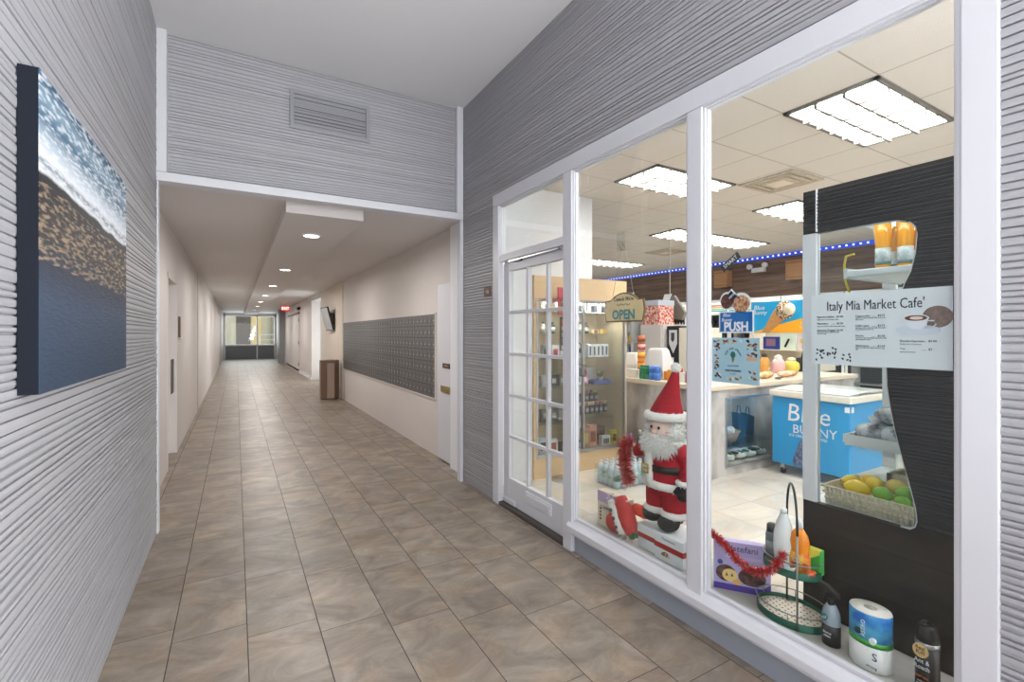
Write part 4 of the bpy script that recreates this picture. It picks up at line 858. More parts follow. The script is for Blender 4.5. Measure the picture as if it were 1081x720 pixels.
# things on the left arm of the counter
cx = 4.3
t = thing('white_slab_box', (4.25, 4.29, 0.93), 'long low white box at the left end of the sales counter', 'box')
MB().box(4.05, 4.45, 4.06, 4.56, 0.931, 1.02).build('body', mat('case_white', rgb(232, 230, 226), 0.4), t, bevel=0.006); MB().box(4.048, 4.46, 4.05, 4.565, 1.015, 1.022).build('lid', WHITE2, t)
def dome(x, y, z, wy, hz, lab, c):
    t = thing('card_terminal', (x, y, z), lab, 'terminal')
    MB().loft([[(x - a, y - wy * k, z + q), (x + a, y - wy * k, z + q), (x + a, y + wy * k, z + q), (x - a, y + wy * k, z + q)] for a, k, q in ((.1, .5, 0.001), (.1, .5, hz * .3), (.06, .36, hz * .92), (.05, .3, hz))]).build('body', mat('terminal%d' % int(c[0]), rgb(*c), 0.4), t, bevel=0.012)
    MB().box(x - .102, x + .102, y - wy * .505, y + wy * .505, z + hz * .1, z + hz * .22).build('base_band', col(214, 206, 200), t)
dome(4.3, 4.36, 1.0225, 0.26, 0.19, 'white sloping countertop unit on the long white box', (238, 232, 226))
dome(4.2, 3.86, 0.931, 0.30, 0.35, 'larger white trapezoid-backed till monitor beside the orange canisters', (226, 222, 222))
for i, (z, c, c2) in enumerate(((1.0225, (238, 106, 48), (250, 190, 60)), (1.125, (246, 206, 60), (240, 120, 50)), (1.225, (244, 200, 190), (200, 90, 90)), (1.325, (206, 120, 70), (120, 60, 50)))):
    t = thing('snack_canister', (4.2, 4.13, z), ('orange', 'yellow', 'pale pink', 'brown')[i] + ' snack canister in the stack beside the till monitor, %s from the bottom' % ORD[i], 'canister', 'stacked snack canisters')
    MB().lathe(4.2, 4.13, [(0.045, z), (0.045, z + 0.095), (0.04, z + 0.10)], 14).build('body', col(*c), t); MB().lathe(4.2, 4.13, [(0.0462, z + .03), (0.0462, z + .07)], 14).build('label', col(*c2), t)
for i in range(8):
    g = i < 4; k = i % 4; y = (3.955 if g else 3.81) - (k % 2) * 0.075; z = 0.931 + (k // 2) * 0.078; x = 4.04
    t = thing('gum_tub', (x, y, z), '%s gum tub on the counter edge, %s of its block, %s row' % ('green' if g else 'blue', 'left' if k % 2 == 0 else 'right', 'upper' if k > 1 else 'lower'), 'tub', 'gum tubs on the counter edge')
    MB().lathe(x, y, [(0.034, z), (0.036, z + 0.05), (0.034, z + 0.06)], 12).build('body', col(*((26, 136, 86) if g else (76, 132, 220))), t)
    MB().lathe(x, y, [(0.032, z + 0.059), (0.032, z + 0.074), (0.028, z + 0.077)], 12).build('lid', col(*((20, 110, 70) if g else (100, 156, 236))), t)
for i, (y, c) in enumerate(((3.70, (240, 150, 60)), (3.62, (250, 180, 70)), (3.54, (214, 70, 60)), (3.46, (230, 230, 226)), (3.38, (196, 60, 66)), (3.30, (236, 170, 170)))):
    gbox('candy_box', ('orange', 'amber', 'red', 'white', 'dark red', 'pale pink')[i] + ' small candy box on the counter behind the christmas hat', 'box', None, 4.15, y, 0.931, 0.07, 0.07, 0.1 + 0.02 * (i % 3), c, [((.2, .8), (.3, .7), (250, 240, 230))])
for i, (y, z, c) in enumerate(((3.62, 1.0, (120, 90, 70)), )):
    t = thing('wreath_bowl', (4.45, 3.55, 0.931), 'dark decorated bowl with white sprigs on the counter behind the hat', 'bowl')
    MB().lathe(4.45, 3.55, [(0.05, .931), (0.1, 1.08), (0.09, 1.08), (0.04, .95)], 16).build('bowl', col(60, 48, 44), t)
    f = MB(); rr = random.Random(2)
    for q in range(16): f.ell((4.45 + rr.uniform(-.07, .07), 3.55 + rr.uniform(-.08, .08), 1.08 + rr.uniform(0, .08)), .022, .022, .022, 8, 6)
    f.build('sprigs', mat('sprig', rgb(230, 226, 220), .8, var=(30, rgb(90, 66, 60), .05)), t)
# tall things behind the counter
t = thing('popcorn_cabinet', (5.75, 5.2, 0), 'tall light grey cabinet behind the counter topped by a candy dispenser', 'cabinet')
MB().box(5.5, 6.0, 4.97, 5.43, 0, 1.585).build('body', mat('cab_grey', rgb(222, 216, 214), 0.4), t, bevel=0.006)
MB().box(5.488, 5.50, 5.0, 5.4, 0.1, 1.55).build('door', mat('cab_grey', (0, 0, 0)), t, bevel=0.003); MB().box(5.47, 5.488, 5.03, 5.05, 0.9, 1.1).build('handle', STEEL, t)
t = thing('candy_dispenser', (5.75, 5.28, 1.585), 'clear dispenser full of red and white candy on the light grey cabinet', 'dispenser')
MB().box(5.56, 5.9, 5.12, 5.44, 1.586, 1.88).build('candy_fill', mat('candy', rgb(240, 214, 200), .5, var=(26, rgb(206, 66, 56), .06)), t); MB().box(5.55, 5.91, 5.11, 5.45, 1.88, 1.96).build('lid', mat('lid_blue_grey', rgb(206, 214, 230), .3), t, bevel=.01)
t = thing('white_post_shelf', (5.9, 5.6, 0), 'white open shelf post with dark goods behind the cabinet right edge', 'shelving')
MB().box(5.7, 6.1, 5.78, 5.84, 0, 1.95).box(5.7, 6.1, 5.46, 5.5, 0, 1.95).box(5.7, 6.1, 5.46, 5.84, 1.3, 1.34).box(5.7, 6.1, 5.46, 5.84, 0.9, 0.94).box(5.7, 6.1, 5.46, 5.84, 1.9, 1.95).build('frame', SW, t)
MB().box(5.8, 6.05, 5.52, 5.74, 1.341, 1.6).build('dark_goods', col(60, 74, 60), t); MB().box(5.8, 6.05, 5.52, 5.74, 0.941, 1.2).build('pale_goods', col(200, 190, 186), t)
t = thing('black_coffee_machine', (5.8, 4.82, 0), 'black-fronted machine with a white shield badge between two pale cabinets', 'machine')
MB().box(5.55, 6.0, 4.70, 4.94, 0, 1.56).build('body', BLACK, t, bevel=.005)
MB().prism([(4.75, 1.5), (4.89, 1.5), (4.89, 1.3), (4.82, 1.16), (4.75, 1.3)], 0, 5.535, 5.55).build('shield', WHITE2, t)
MB().prism([(4.79, 1.46), (4.85, 1.46), (4.85, 1.36), (4.82, 1.32), (4.79, 1.36)], 0, 5.53, 5.536).build('shield_mark', col(70, 76, 90), t)
MB().cyl((5.5, 4.82, 0.94), (5.5, 4.82, 1.1), .04).build('white_cup_stack', WHITE2, t); MB().box(5.44, 5.56, 4.76, 4.88, .90, .94).build('tray', DGREY, t)
t = thing('cream_cabinet', (5.8, 4.6, 0), 'cream tall panel cabinet just left of the middle window post', 'cabinet')
MB().box(5.5, 6.0, 4.34, 4.68, 0, 1.53).build('body', mat('cab_cream', rgb(234, 228, 212), .45), t, bevel=.006); MB().box(5.49, 5.5, 4.36, 4.66, 0.1, 1.5).build('door', mat('cab_cream', (0, 0, 0)), t, bevel=.003)
t = thing('hanging_sign', (6.6, 5.75, 1.7), 'slanted grey scoop-shaped sign hanging behind the counter', 'sign')
MB().prism([(5.45, 1.70), (5.05, 1.66), (5.0, 1.78), (5.2, 2.05), (5.35, 2.06)], 0, 6.0, 6.05).build('face', col(128, 124, 116), t); MB().prism([(5.50, 1.78), (5.40, 1.75), (5.24, 2.08), (5.38, 2.08)], 0, 5.985, 6.0).build('white_edge', WHITE2, t)
MB().cyl((6.02, 5.3, 2.05), (6.02, 5.3, 3.15), .006).build('hanging_wire', STEEL, t)

# water pack and bottles on the shop floor
wp = thing('water_pack', (3.3, 3.45, 0), 'shrink-wrapped pack of clear water bottles on the shop floor', 'water pack')
WG = mat('water_plastic', rgb(214, 226, 232), 0.12); WL = mat('water_label', rgb(110, 160, 150), .4, var=(12, rgb(232, 240, 240), .1))
f = MB(); g = MB(); h_ = MB()
for i in range(6):
    for j in range(4):
        x = 3.08 + i * 0.075; y = 3.34 + j * 0.075
        f.lathe(x, y, [(0.034, 0.004), (0.036, 0.02), (0.036, 0.15), (0.014, 0.20)], 10); g.lathe(x, y, [(0.0365, 0.07), (0.0365, 0.13)], 10); h_.lathe(x, y, [(0.016, 0.197), (0.016, 0.213)], 8)
o = f.build('bottles', WG, wp); o['kind'] = 'stuff'
o = g.build('bottle_labels', WL, wp); o['kind'] = 'stuff'
o = h_.build('bottle_caps', WHITE2, wp); o['kind'] = 'stuff'
MB().box(3.035, 3.50, 3.295, 3.61, 0.003, 0.17).build('film_wrap', glass_mat('film', (0.93, 0.97, 0.98), .12), wp)
for i, (x, y, c, lab) in enumerate(((3.42, 3.23, (46, 84, 60), 'dark green'), (3.50, 3.19, (60, 74, 90), 'slate blue'), (3.58, 3.22, (150, 200, 226), 'pale blue'), (3.66, 3.25, (120, 180, 214), 'sky blue'))):
    gbottle('floor_bottle', lab + ' drinks bottle on the shop floor in front of the marble counter', 'bottle', None, x, y, 0, .035, .2, c, (70, 110, 90), (90, 140, 100) if i < 2 else (226, 240, 246))
for i, (x, y, hz, c, lab) in enumerate(((3.70, 3.80, .36, (30, 34, 60), 'tall dark navy'), (3.79, 3.74, .33, (40, 44, 70), 'shorter navy'), (3.86, 3.82, .38, (70, 70, 60), 'olive brown'), (3.9, 3.70, .34, (36, 38, 44), 'black'), (3.80, 3.62, .24, (40, 46, 110), 'blue'))):
    gbottle('tall_bottle', lab + ' bottle standing by the cabinet corner on the shop floor', 'bottle', None, x, y, 0, .036, hz, c, (90, 110, 200) if i < 2 else (200, 196, 180), (120, 122, 140))
bk = thing('wire_handled_bucket', (3.55, 2.75, 0), 'small blue bucket with an arched wire handle behind the christmas figure', 'bucket')
MB().lathe(3.62, 3.0, [(0.09, 0.0), (0.12, 0.55), (0.115, 0.55), (0.085, .02)], 18).build('body', col(40, 66, 96), bk)
MB().tube([(3.62 + 0.0, 3.0 + 0.115 * math.cos(a), 0.55 + 0.18 * math.sin(a)) for a in [i * PI / 10 for i in range(11)]], .006, 6).build('handle', DGREY, bk)

# ================================================================== DELI CASE WITH BLACK SURROUND
XP = 2.25
case = thing('deli_case', (2.65, 0.8, 0.0), 'deli display case with a black surround and curved glass cut-out', 'display case')
# panel outline with a curved hole
out = [(1.207, 0.202), (1.207, 0.70)]
hole = [(1.15, 0.70), (1.15, 1.893)]
hole += [(0.90, 1.90), (0.85, 1.897), (0.81, 1.885), (0.79, 1.86), (0.785, 1.83), (0.79, 1.76), (0.805, 1.69), (0.826, 1.64), (0.85, 1.56), (0.872, 1.46), (0.885, 1.34), (0.882, 1.24), (0.872, 1.16), (0.855, 1.06), (0.83, 0.95), (0.808, 0.86), (0.79, 0.78), (0.785, 0.73), (0.792, 0.705), (0.81, 0.69), (0.84, 0.69)]
PY0, PT = 0.47, 2.095
def panel_with_hole(hole, y1, y0, zb, zt, x0, x1):
    """fan strips right of / above / below the cut-out"""
    f = MB()
    # below
    f.box(x0, x1, y0, y1, zb, 0.69)
    f.box(x0, x1, y0, y1, 1.90, zt)
    right = [p for p in hole if p[0] < 0.905]
    right = [(0.905, 1.90)] + right[1:-1] + [(0.84, 0.69)]
    for a, c in zip(right[:-1], right[1:]):
        pa, pc = a, c
        f.prism([(y0, pa[1]), (pa[0], pa[1]), (pc[0], pc[1]), (y0, pc[1])] if abs(pa[1] - pc[1]) > 1e-4 else [(y0, pa[1]), (pa[0], pa[1]), (pc[0], pa[1] - .0005)], 0, x0, x1)
    return f
pf = panel_with_hole(hole, 1.207, PY0, 0.202, PT, XP, XP + 0.03)
bmod = pf.build('black_surround', BLKWOOD, case)
# combed ribs on the upper and right parts of the surround
f = MB(); rr = random.Random(5); z = 0.70
def hole_edge(z):
    pts_ = [p for p in hole[2:]]
    for a, c in zip(pts_[:-1], pts_[1:]):
        lo, hi = min(a[1], c[1]), max(a[1], c[1])
        if lo <= z <= hi and hi - lo > 1e-6 and a[0] < .9:
            return a[0] + (c[0] - a[0]) * (z - a[1]) / (c[1] - a[1])
    return .9
while z < PT - 0.012:
    hgt = rr.uniform(0.008, 0.014)
    if z > 1.905: ymax = 1.205
    elif z > 1.885: ymax = 0.78
    else: ymax = hole_edge(z + hgt / 2) - 0.008
    d_ = rr.uniform(.004, .007)
    f.prism([(XP + 0.001, z), (XP - d_, z + hgt * .2), (XP - d_, z + hgt * .75), (XP + 0.001, z + hgt)], 1, PY0, ymax)
    z += hgt + rr.uniform(0.002, 0.007)
f.build('ribs', BLKRIB, case)
MB().box(XP - 0.008, XP, 1.145, 1.150, 1.905, PT).build('white_seam', WHITE2, case)
MB().box(XP, XP + 0.035, 1.15, 1.212, 0.69, 1.905).build('corner_post', mat('post_white', rgb(214, 216, 220), .35), case, bevel=.004)
# glass edge following the cut-out
MB().tube([(XP + 0.012, p[0] + 0.002, p[1]) for p in hole], 0.006, 6).build('glass_edge', mat('edge_glass', rgb(206, 216, 218), .15), case)
gp_ = [(1.15, .69), (1.15, 1.90), (0.90, 1.90)] + hole[3:]
MB().prism(gp_, 0, XP + 0.018, XP + 0.021).build('side_glass', CGLASS, case)
CW = mat('case_inner_white', rgb(232, 234, 236), 0.3)
MB().box(2.285, 3.05, 0.47, 1.20, 0.0, 0.675).build('base', mat('case_base_dark', (0.03, 0.03, 0.032), .4), case)
MB().box(2.285, 3.05, 0.47, 1.20, 0.676, 0.69).build('deck', CW, case)
MB().box(3.03, 3.05, 0.47, 1.20, 0.69, 2.0).build('far_glass', CGLASS, case)
MB().box(2.285, 3.05, 0.45, 0.47, 0.69, 2.0).build('end_wall', CW, case)
MB().box(2.285, 3.05, 0.47, 1.20, 2.0, 2.09).build('top', CW, case)
MB().box(2.30, 2.33, 0.50, 1.14, 1.955, 1.985).build('glow_bar', mat('case_tube_glow', (0.95, 0.98, 1), .4, emit=3.6), case)
MB().box(2.9, 2.93, 0.50, 1.14, 1.955, 1.985).build('glow_bar', mat('case_tube_glow', (1, 1, 1)), case)
MB().box(2.40, 2.95, 0.47, 1.10, 1.705, 1.735).build('upper_shelf', CW, case, bevel=.006)
MB().box(2.40, 2.95, 1.095, 1.11, 1.70, 1.745).build('shelf_price_rail', mat('rail_pale', rgb(214, 222, 220), .2), case)
MB().box(2.5, 3.0, 0.47, 1.10, 0.90, 0.912).build('middle_shelf', CGLASS, case)
MB().box(3.0, 3.03, 1.14, 1.2, .69, 2.0).build('corner_post', WHITE2, case)
MB().tube([(2.5, 1.13, 1.64), (2.47, 1.135, 1.70), (2.45, 1.13, 1.77), (2.40, 1.10, 1.80), (2.36, 1.05, 1.80)], .005, 6).tube([(2.5, 1.13, 1.64), (2.44, 1.05, 1.60), (2.40, 1.0, 1.60), (2.36, 0.95, 1.62)], .005, 6).build('yellow_cable', col(232, 214, 60), case)
# juice bottles on the upper shelf
OJ = (246, 164, 30)
for i, (x, y) in enumerate(((2.47, 0.985), (2.50, 0.915), (2.53, 0.845), (2.62, 0.985), (2.65, 0.915))):
    t = thing('juice_bottle', (x, y, 1.736), 'orange juice bottle on the upper case shelf, %s' % ('front left one', 'front middle one', 'front right one beside the curved edge', 'rear left one', 'rear right one')[i], 'bottle', 'juice bottles on the upper case shelf')
    MB().lathe(x, y, [(.026, 1.736), (.028, 1.745), (.028, 1.84), (.030, 1.86), (.032, 1.885), (.032, 1.93), (.026, 1.94)], 18).build('body', mat('orange_juice', rgb(*OJ), .15, coat=.5), t)
    MB().lathe(x, y, [(.0288, 1.755), (.0288, 1.825)], 18).build('label', mat('juice_label', rgb(222, 226, 224), .4, var=(60, rgb(180, 190, 192), .1)), t)
    MB().lathe(x, y, [(.0292, 1.752), (.0292, 1.766)], 18).build('label_band', col(92, 122, 116), t)
# citrus basket
bs = thing('citrus_basket', (2.42, 0.97, 0.69), 'pale woven basket of lemons and limes on the case deck', 'basket')
WKP = mat('pale_wicker', rgb(240, 228, 204), .6, var=(70, rgb(214, 194, 160), .2), bump=(120, .6, .004))
bx0, bx1, by0, by1 = 2.30, 2.56, 0.72, 1.13
f = MB()
for (a, c) in (((bx0, by0), (bx1, by0)), ((bx1, by0), (bx1, by1)), ((bx1, by1), (bx0, by1)), ((bx0, by1), (bx0, by0))):
    A = Vector((*a, 0)); B = Vector((*c, 0)); nrm = (B - A).cross(Vector((0, 0, 1))).normalized()
    f.add([A + Vector((0, 0, .692)), B + Vector((0, 0, .692)), B + nrm * .015 + Vector((0, 0, .765)), A + nrm * .015 + Vector((0, 0, .765)), A - nrm * .006 + Vector((0, 0, .692)), B - nrm * .006 + Vector((0, 0, .692)), B + nrm * .009 + Vector((0, 0, .765)), A + nrm * .009 + Vector((0, 0, .765))], [(0, 1, 2, 3), (7, 6, 5, 4), (3, 2, 6, 7), (0, 4, 5, 1)])
f.box(bx0, bx1, by0, by1, .691, .696)
f.build('body', WKP, bs)
for z, g_ in ((.767, .015), (.742, .011), (.717, .006)):
    MB().tube([(bx0 - g_, by0 - g_, z), (bx1 + g_, by0 - g_, z), (bx1 + g_, by1 + g_, z), (bx0 - g_, by1 + g_, z)], .0055, 6, True).build('woven_band', WKP, bs)
f = MB()
for i in range(24): y = by0 + (by1 - by0) * i / 23; f.cyl((bx0 - .004, y, .692), (bx0 - .018, y, .766), .0035, n=5)
f.build('stakes', WKP, bs)
LEM = mat('lemon_skin', rgb(240, 206, 52), .45, var=(9, rgb(226, 186, 40), .3), bump=(150, .3, .002)); LIM = mat('lime_skin', rgb(134, 188, 58), .42, var=(7, rgb(104, 160, 44), .3), bump=(150, .3, .002)); LP = mat('pale_lemon_skin', rgb(240, 214, 120), .45, bump=(150, .3, .002))
def citrus(kind, x, y, z, r, a, lab):
    m_ = {'lemon': LEM, 'lime': LIM, 'pale': LP}[kind]; nm = 'lime' if kind == 'lime' else 'lemon'
    t = thing(nm, (x, y, z), lab, nm, 'limes in the basket' if nm == 'lime' else 'lemons in the basket')
    f = MB(); prof = [(0.001, -1.22), (.16, -1.14), (.3, -1.02), (.62, -.8), (.88, -.45), (1.0, 0), (.9, .42), (.64, .78), (.32, 1.0), (.17, 1.1), (.001, 1.16)]
    d = Vector((math.cos(a), math.sin(a), .12)).normalized(); u = d.orthogonal().normalized(); v_ = d.cross(u); C0 = Vector((x, y, z))
    k = 1.12 if nm == 'lemon' else .95
    f.smooth = True; f.loft([[C0 + d * h_ * r * k + (u * math.cos(2 * PI * j / 16) + v_ * math.sin(2 * PI * j / 16)) * p_ * r * .93 for j in range(16)] for p_, h_ in prof])
    f.build('fruit', m_, t)
    MB().cyl(C0 + d * r * k * 1.12, C0 + d * r * k * 1.24, r * .09, n=7).build('stem_end', col(120, 110, 60), t)
citrus('lemon', 2.42, 1.085, .775, .034, 2.4, 'yellow lemon at the far left of the basket')
citrus('lemon', 2.355, 1.035, .770, .040, 1.9, 'largest yellow lemon at the front left of the basket')
citrus('lemon', 2.43, 1.00, .785, .036, .6, 'yellow lemon in the middle of the basket behind the largest one')
citrus('lemon', 2.50, 1.06, .770, .034, .3, 'yellow lemon at the back of the basket')
citrus('pale', 2.47, .935, .785, .034, 1.3, 'pale orange-yellow lemon at the back centre of the basket')
citrus('lime', 2.365, .945, .768, .036, 1.5, 'bright green lime at the front centre of the basket')
citrus('lime', 2.42, .885, .775, .035, 2.2, 'pale green lime at the right centre of the basket')
citrus('lime', 2.36, .872, .752, .033, 1.2, 'dark green lime low at the front right of the basket')
citrus('lime', 2.345, .80, .752, .033, .9, 'green lime low at the rightmost front of the basket')
citrus('lime', 2.44, .80, .775, .035, 1.9, 'green lime at the rear right of the basket')
citrus('pale', 2.335, .97, .728, .030, 1.5, 'pale lemon low under the lime against the basket front')
b2 = thing('fruit_basket', (2.75, 0.85, 0.69), 'second pale basket of green fruit behind the citrus basket', 'basket')
MB().box(2.62, 2.64, .6, 1.03, .691, .80).box(2.88, 2.9, .6, 1.03, .691, .80).box(2.62, 2.9, .6, .62, .691, .80).box(2.62, 2.9, 1.01, 1.03, .691, .8).box(2.62, 2.9, .6, 1.03, .691, .70).build('body', WKP, b2)
for i, (x, y, c) in enumerate(((2.70, .95, 'lime'), (2.79, .93, 'lime'), (2.71, .86, 'lime'), (2.79, .84, 'lime'), (2.72, .77, 'lime'))): citrus(c, x, y, .79, .042, i * 1.1, 'green fruit in the rear basket, %s' % ('front left', 'back left', 'front middle', 'back middle', 'front right')[i])
before_ = set(COL.objects)
# tray of bagged goods on the middle shelf
ty = thing('white_tray', (2.72, .9, .912), 'white plastic tray on the glass middle shelf of the case', 'tray')
MB().box(2.56, 2.92, .60, 1.09, .913, .925).box(2.555, 2.565, .595, 1.095, .925, .965).box(2.915, 2.925, .595, 1.095, .925, .965).box(2.565, 2.915, .595, .605, .925, .965).box(2.565, 2.915, 1.085, 1.095, .925, .965).build('shell', CW, ty)
BG = mat('clear_bag', rgb(200, 206, 214), .15, var=(16, rgb(62, 64, 72), .1), bump=(18, .9, .02))
for i, (x, y, z, a, b_, c) in enumerate(((2.66, 1.0, .975, .09, .085, .05), (2.64, .90, .975, .07, .08, .05), (2.76, .95, .985, .09, .1, .06), (2.70, .93, 1.06, .08, .09, .045))):
    t = thing('bagged_goods', (x, y, .93), 'crinkled clear bag with dark contents on the white tray, %s' % ('front left', 'front right', 'rear', 'topmost')[i], 'bag', 'bags on the white tray')
    MB().ell((x, y, z), a, b_, c, 16, 10, .12, i + 3).build('bag', BG, t); MB().cyl((x, y, z + c * .8), (x - .01, y, z + c * 1.5), .012, .03, 8).build('knotted_top', mat('bag_clear', rgb(220, 226, 232), .15), t)
t = thing('paper_cup', (2.56, .88, 1.10), 'white paper cup of sachets standing on the bags', 'cup')
MB().lathe(2.71, .87, [(.03, 1.10), (.04, 1.18), (.034, 1.18)], 14).build('cup', WHITE2, t); MB().box(2.70, 2.74, .86, .89, 1.13, 1.21).build('sachet', col(226, 230, 236), t)
for o in [q for q in COL.objects if q not in before_ and q.parent is None]: o.location.y += .08; o.location.x -= .02
t = thing('flat_container', (2.75, 1.13, .70), 'flat clear container with green and yellow food on the case deck', 'container')
MB().box(2.62, 2.95, 1.04, 1.18, .691, .74).build('body', mat('clear_box', rgb(196, 214, 210), .12, var=(9, rgb(206, 206, 140), .1)), t, bevel=.006); MB().box(2.615, 2.955, 1.035, 1.185, .74, .748).build('lid', mat('clear_lid', rgb(220, 230, 230), .1), t, bevel=.003)

# ================================================================== WINDOW SIGNS
XS = 1.9625
def disc(f, x, y, z, r, th=.002, n=20): f.prism([(y + r * math.cos(2 * PI * i / n), z + r * math.sin(2 * PI * i / n)) for i in range(n)], 0, x, x + th)
def cy(y, z, ry, rz, n=24, a=0):
    return [(y + ry * math.cos(2 * PI * i / n) * math.cos(a) - rz * math.sin(2 * PI * i / n) * math.sin(a), z + ry * math.cos(2 * PI * i / n) * math.sin(a) + rz * math.sin(2 * PI * i / n) * math.cos(a)) for i in range(n)]
INK = mat('sign_ink', rgb(34, 40, 52), .5)
# cafe menu
mn = thing('cafe_menu_board', (1.99, .818, 1.33), 'pale grey cafe menu board with coffee cup picture hung inside the window', 'sign')
MB().box(1.985, 1.990, .603, 1.033, 1.33, 1.603).build('board', mat('menu_board', rgb(216, 222, 228), .35), mn)
lettering("Italy Mia Market Cafe'", .0505, (1.9845, .825, 1.553), '-X', INK, mn, squash=.68)
def mline(y, z, name, price, desc, w=.092):
    lettering(name, .0098, (1.9845, y, z), '-X', INK, mn, align='LEFT', name='menu_line')
    lettering('......  ' + price, .0098, (1.9845, y - w + .04, z), '-X', INK, mn, align='LEFT', name='menu_price')
    lettering(desc, .0062, (1.9845, y, z - .0105), '-X', mat('sign_ink_pale', rgb(96, 104, 116), .5), mn, align='LEFT', name='menu_text')
mline(1.012, 1.514, 'Espresso Italian', '$3.00', 'single shot of rich Italian coffee')
mline(1.012, 1.488, 'Macchiato', '$3.50', 'espresso marked with a little milk foam')
mline(1.012, 1.462, 'Espresso Doppio', '$4.00', 'two shots of rich espresso with\ncrema on top')
mline(.878, 1.514, 'Cappuccino', '$4.75', 'espresso with steamed milk and foam\nand cocoa')
mline(.878, 1.478, 'Caffe Latte', '$4.75', 'espresso with steamed milk, thin layer\nof soft foam on the top')
mline(.878, 1.441, 'Mocha', '$5.50', 'espresso with chocolate, steamed milk\nand whipped cream')
mline(.878, 1.405, 'Americano', '$3.50', 'espresso with hot water added, long\ncup')
mline(.742, 1.424, 'Double Espresso', '$4.00', 'double shot of espresso', .1)
mline(.742, 1.397, 'Tea', '$3', 'assorted hot teas', .1)
f = MB(); rr = random.Random(21)
for i in range(26):
    y = 1.015 - rr.random() * .12; z = 1.345 + abs(rr.gauss(0, .02)) + (.012 if .93 < y < .99 else 0); z = min(z, 1.405)
    f.prism(cy(y, z, .0048, .0032, 10, rr.random() * 3), 0, 1.984, 1.9855)
f.build('coffee_beans', INK, mn)
MB().prism(cy(.640, 1.505, .040, .036), 0, 1.9838, 1.9852).build('powder_disc', mat('cocoa', rgb(112, 92, 86), .6, var=(90, rgb(140, 118, 110), .2)), mn)
MB().prism(cy(.693, 1.462, .062, .017), 0, 1.9828, 1.9842).build('saucer', col(204, 212, 226), mn)
MB().prism([(.730, 1.500), (.722, 1.478), (.706, 1.464), (.682, 1.464), (.668, 1.478), (.662, 1.500)], 0, 1.9815, 1.983).build('cup', col(222, 226, 236), mn)
MB().prism(cy(.696, 1.502, .036, .0125), 0, 1.9805, 1.982).build('cup_rim', WHITE2, mn)
MB().prism(cy(.696, 1.502, .031, .0095), 0, 1.9795, 1.981).build('coffee', col(96, 62, 50), mn)
MB().prism(cy(.694, 1.502, .018, .0058), 0, 1.9787, 1.98).build('foam', col(232, 210, 200), mn)
MB().tube([(1.982, .665, 1.492), (1.982, .648, 1.492), (1.982, .643, 1.480), (1.982, .652, 1.470), (1.982, .672, 1.472)], .0025, 6).build('cup_handle', col(222, 226, 236), mn)
# push sticker
ps = thing('push_sticker', (XS, 1.35, 1.46), 'blue PUSH sticker with cookies above it on the right window', 'sticker')
f = MB(); f.box(XS, XS + .001, 1.262, 1.436, 1.452, 1.552); f.prism(cy(1.325, 1.588, .05, .046), 0, XS, XS + .001).prism(cy(1.395, 1.60, .036, .042), 0, XS, XS + .001).prism([(1.40, 1.625), (1.372, 1.655), (1.34, 1.622), (1.36, 1.59)], 0, XS, XS + .001); f.build('white_border', WHITE2, ps)
MB().box(XS - .0012, XS, 1.269, 1.429, 1.459, 1.546).build('blue_panel', mat('push_blue', rgb(28, 104, 176), .35), ps)
lettering('PUSH', .058, (XS - .0015, 1.348, 1.479), '-X', WHITE2, ps, squash=.88, extrude=.0008, bold=.0018)
lettering('Blue\nBunny', .022, (XS - .0015, 1.395, 1.523), '-X', WHITE2, ps, shear=.2)
MB().prism(cy(1.322, 1.584, .041, .037), 0, XS - .0015, XS).build('cookie', mat('cookie', rgb(214, 168, 128), .6, var=(70, rgb(146, 92, 72), .06)), ps)
MB().prism(cy(1.396, 1.598, .029, .034), 0, XS - .0015, XS).build('chocolate_cookie', mat('choc', rgb(66, 36, 32), .5, var=(60, rgb(120, 70, 60), .1)), ps)
MB().prism([(1.394, 1.622), (1.372, 1.646), (1.346, 1.618), (1.362, 1.595)], 0, XS - .0015, XS).build('wrapper', col(40, 40, 70), ps)
lettering('MINI', .016, (XS - .0018, 1.370, 1.620), '-X', WHITE2, ps, ax=((0, -.72, .69), (0, .69, .72)))
# small dark sticker
st_ = thing('door_sticker', (XS, 1.375, 1.75), 'small tilted black sticker with white letters high on the right window', 'sticker')
aa = Vector((0, -.83, .56)).normalized(); bb = Vector((0, .56, .83)).normalized()
MB().obox((XS, 1.376, 1.778), aa * .052, bb * .017, (.0008, 0, 0)).build('backing', col(44, 54, 62), st_)
lettering('SMART', .026, (XS - .001, 1.376, 1.778), '-X', WHITE2, st_, ax=(aa, bb))
# ice cream decal
ic = thing('ice_cream_decal', (XS, 1.37, 1.22), 'pale blue ice cream decal with small product pictures on the right window', 'sticker')
MB().box(XS, XS + .001, 1.236, 1.474, 1.222, 1.43).build('sheet', mat('decal_sheet', rgb(168, 200, 216), .4), ic)
rr = random.Random(9); cols = [(66, 46, 48), (150, 70, 60), (196, 140, 90), (226, 220, 210), (40, 40, 52), (220, 190, 120), (170, 90, 80), (110, 80, 74)]
f = MB()
def spot(y, z, ry, rz): f.mat(rr.randrange(8)).prism(cy(y, z, ry, rz, 9, rr.random()), 0, XS - .0012, XS)
for y0, y1, z0, z1, n in ((1.432, 1.466, 1.345, 1.42, 16), (1.436, 1.46, 1.285, 1.335, 9), (1.426, 1.466, 1.24, 1.262, 8), (1.25, 1.30, 1.375, 1.42, 16), (1.255, 1.29, 1.24, 1.29, 10), (1.32, 1.41, 1.402, 1.420, 14), (1.32, 1.40, 1.236, 1.252, 9), (1.25, 1.29, 1.34, 1.362, 9)):
    for k in range(n): spot(rr.uniform(y0, y1), rr.uniform(z0, z1), rr.uniform(.003, .009), rr.uniform(.003, .006))
f.build('product_pictures', [col(*c) for c in cols], ic)
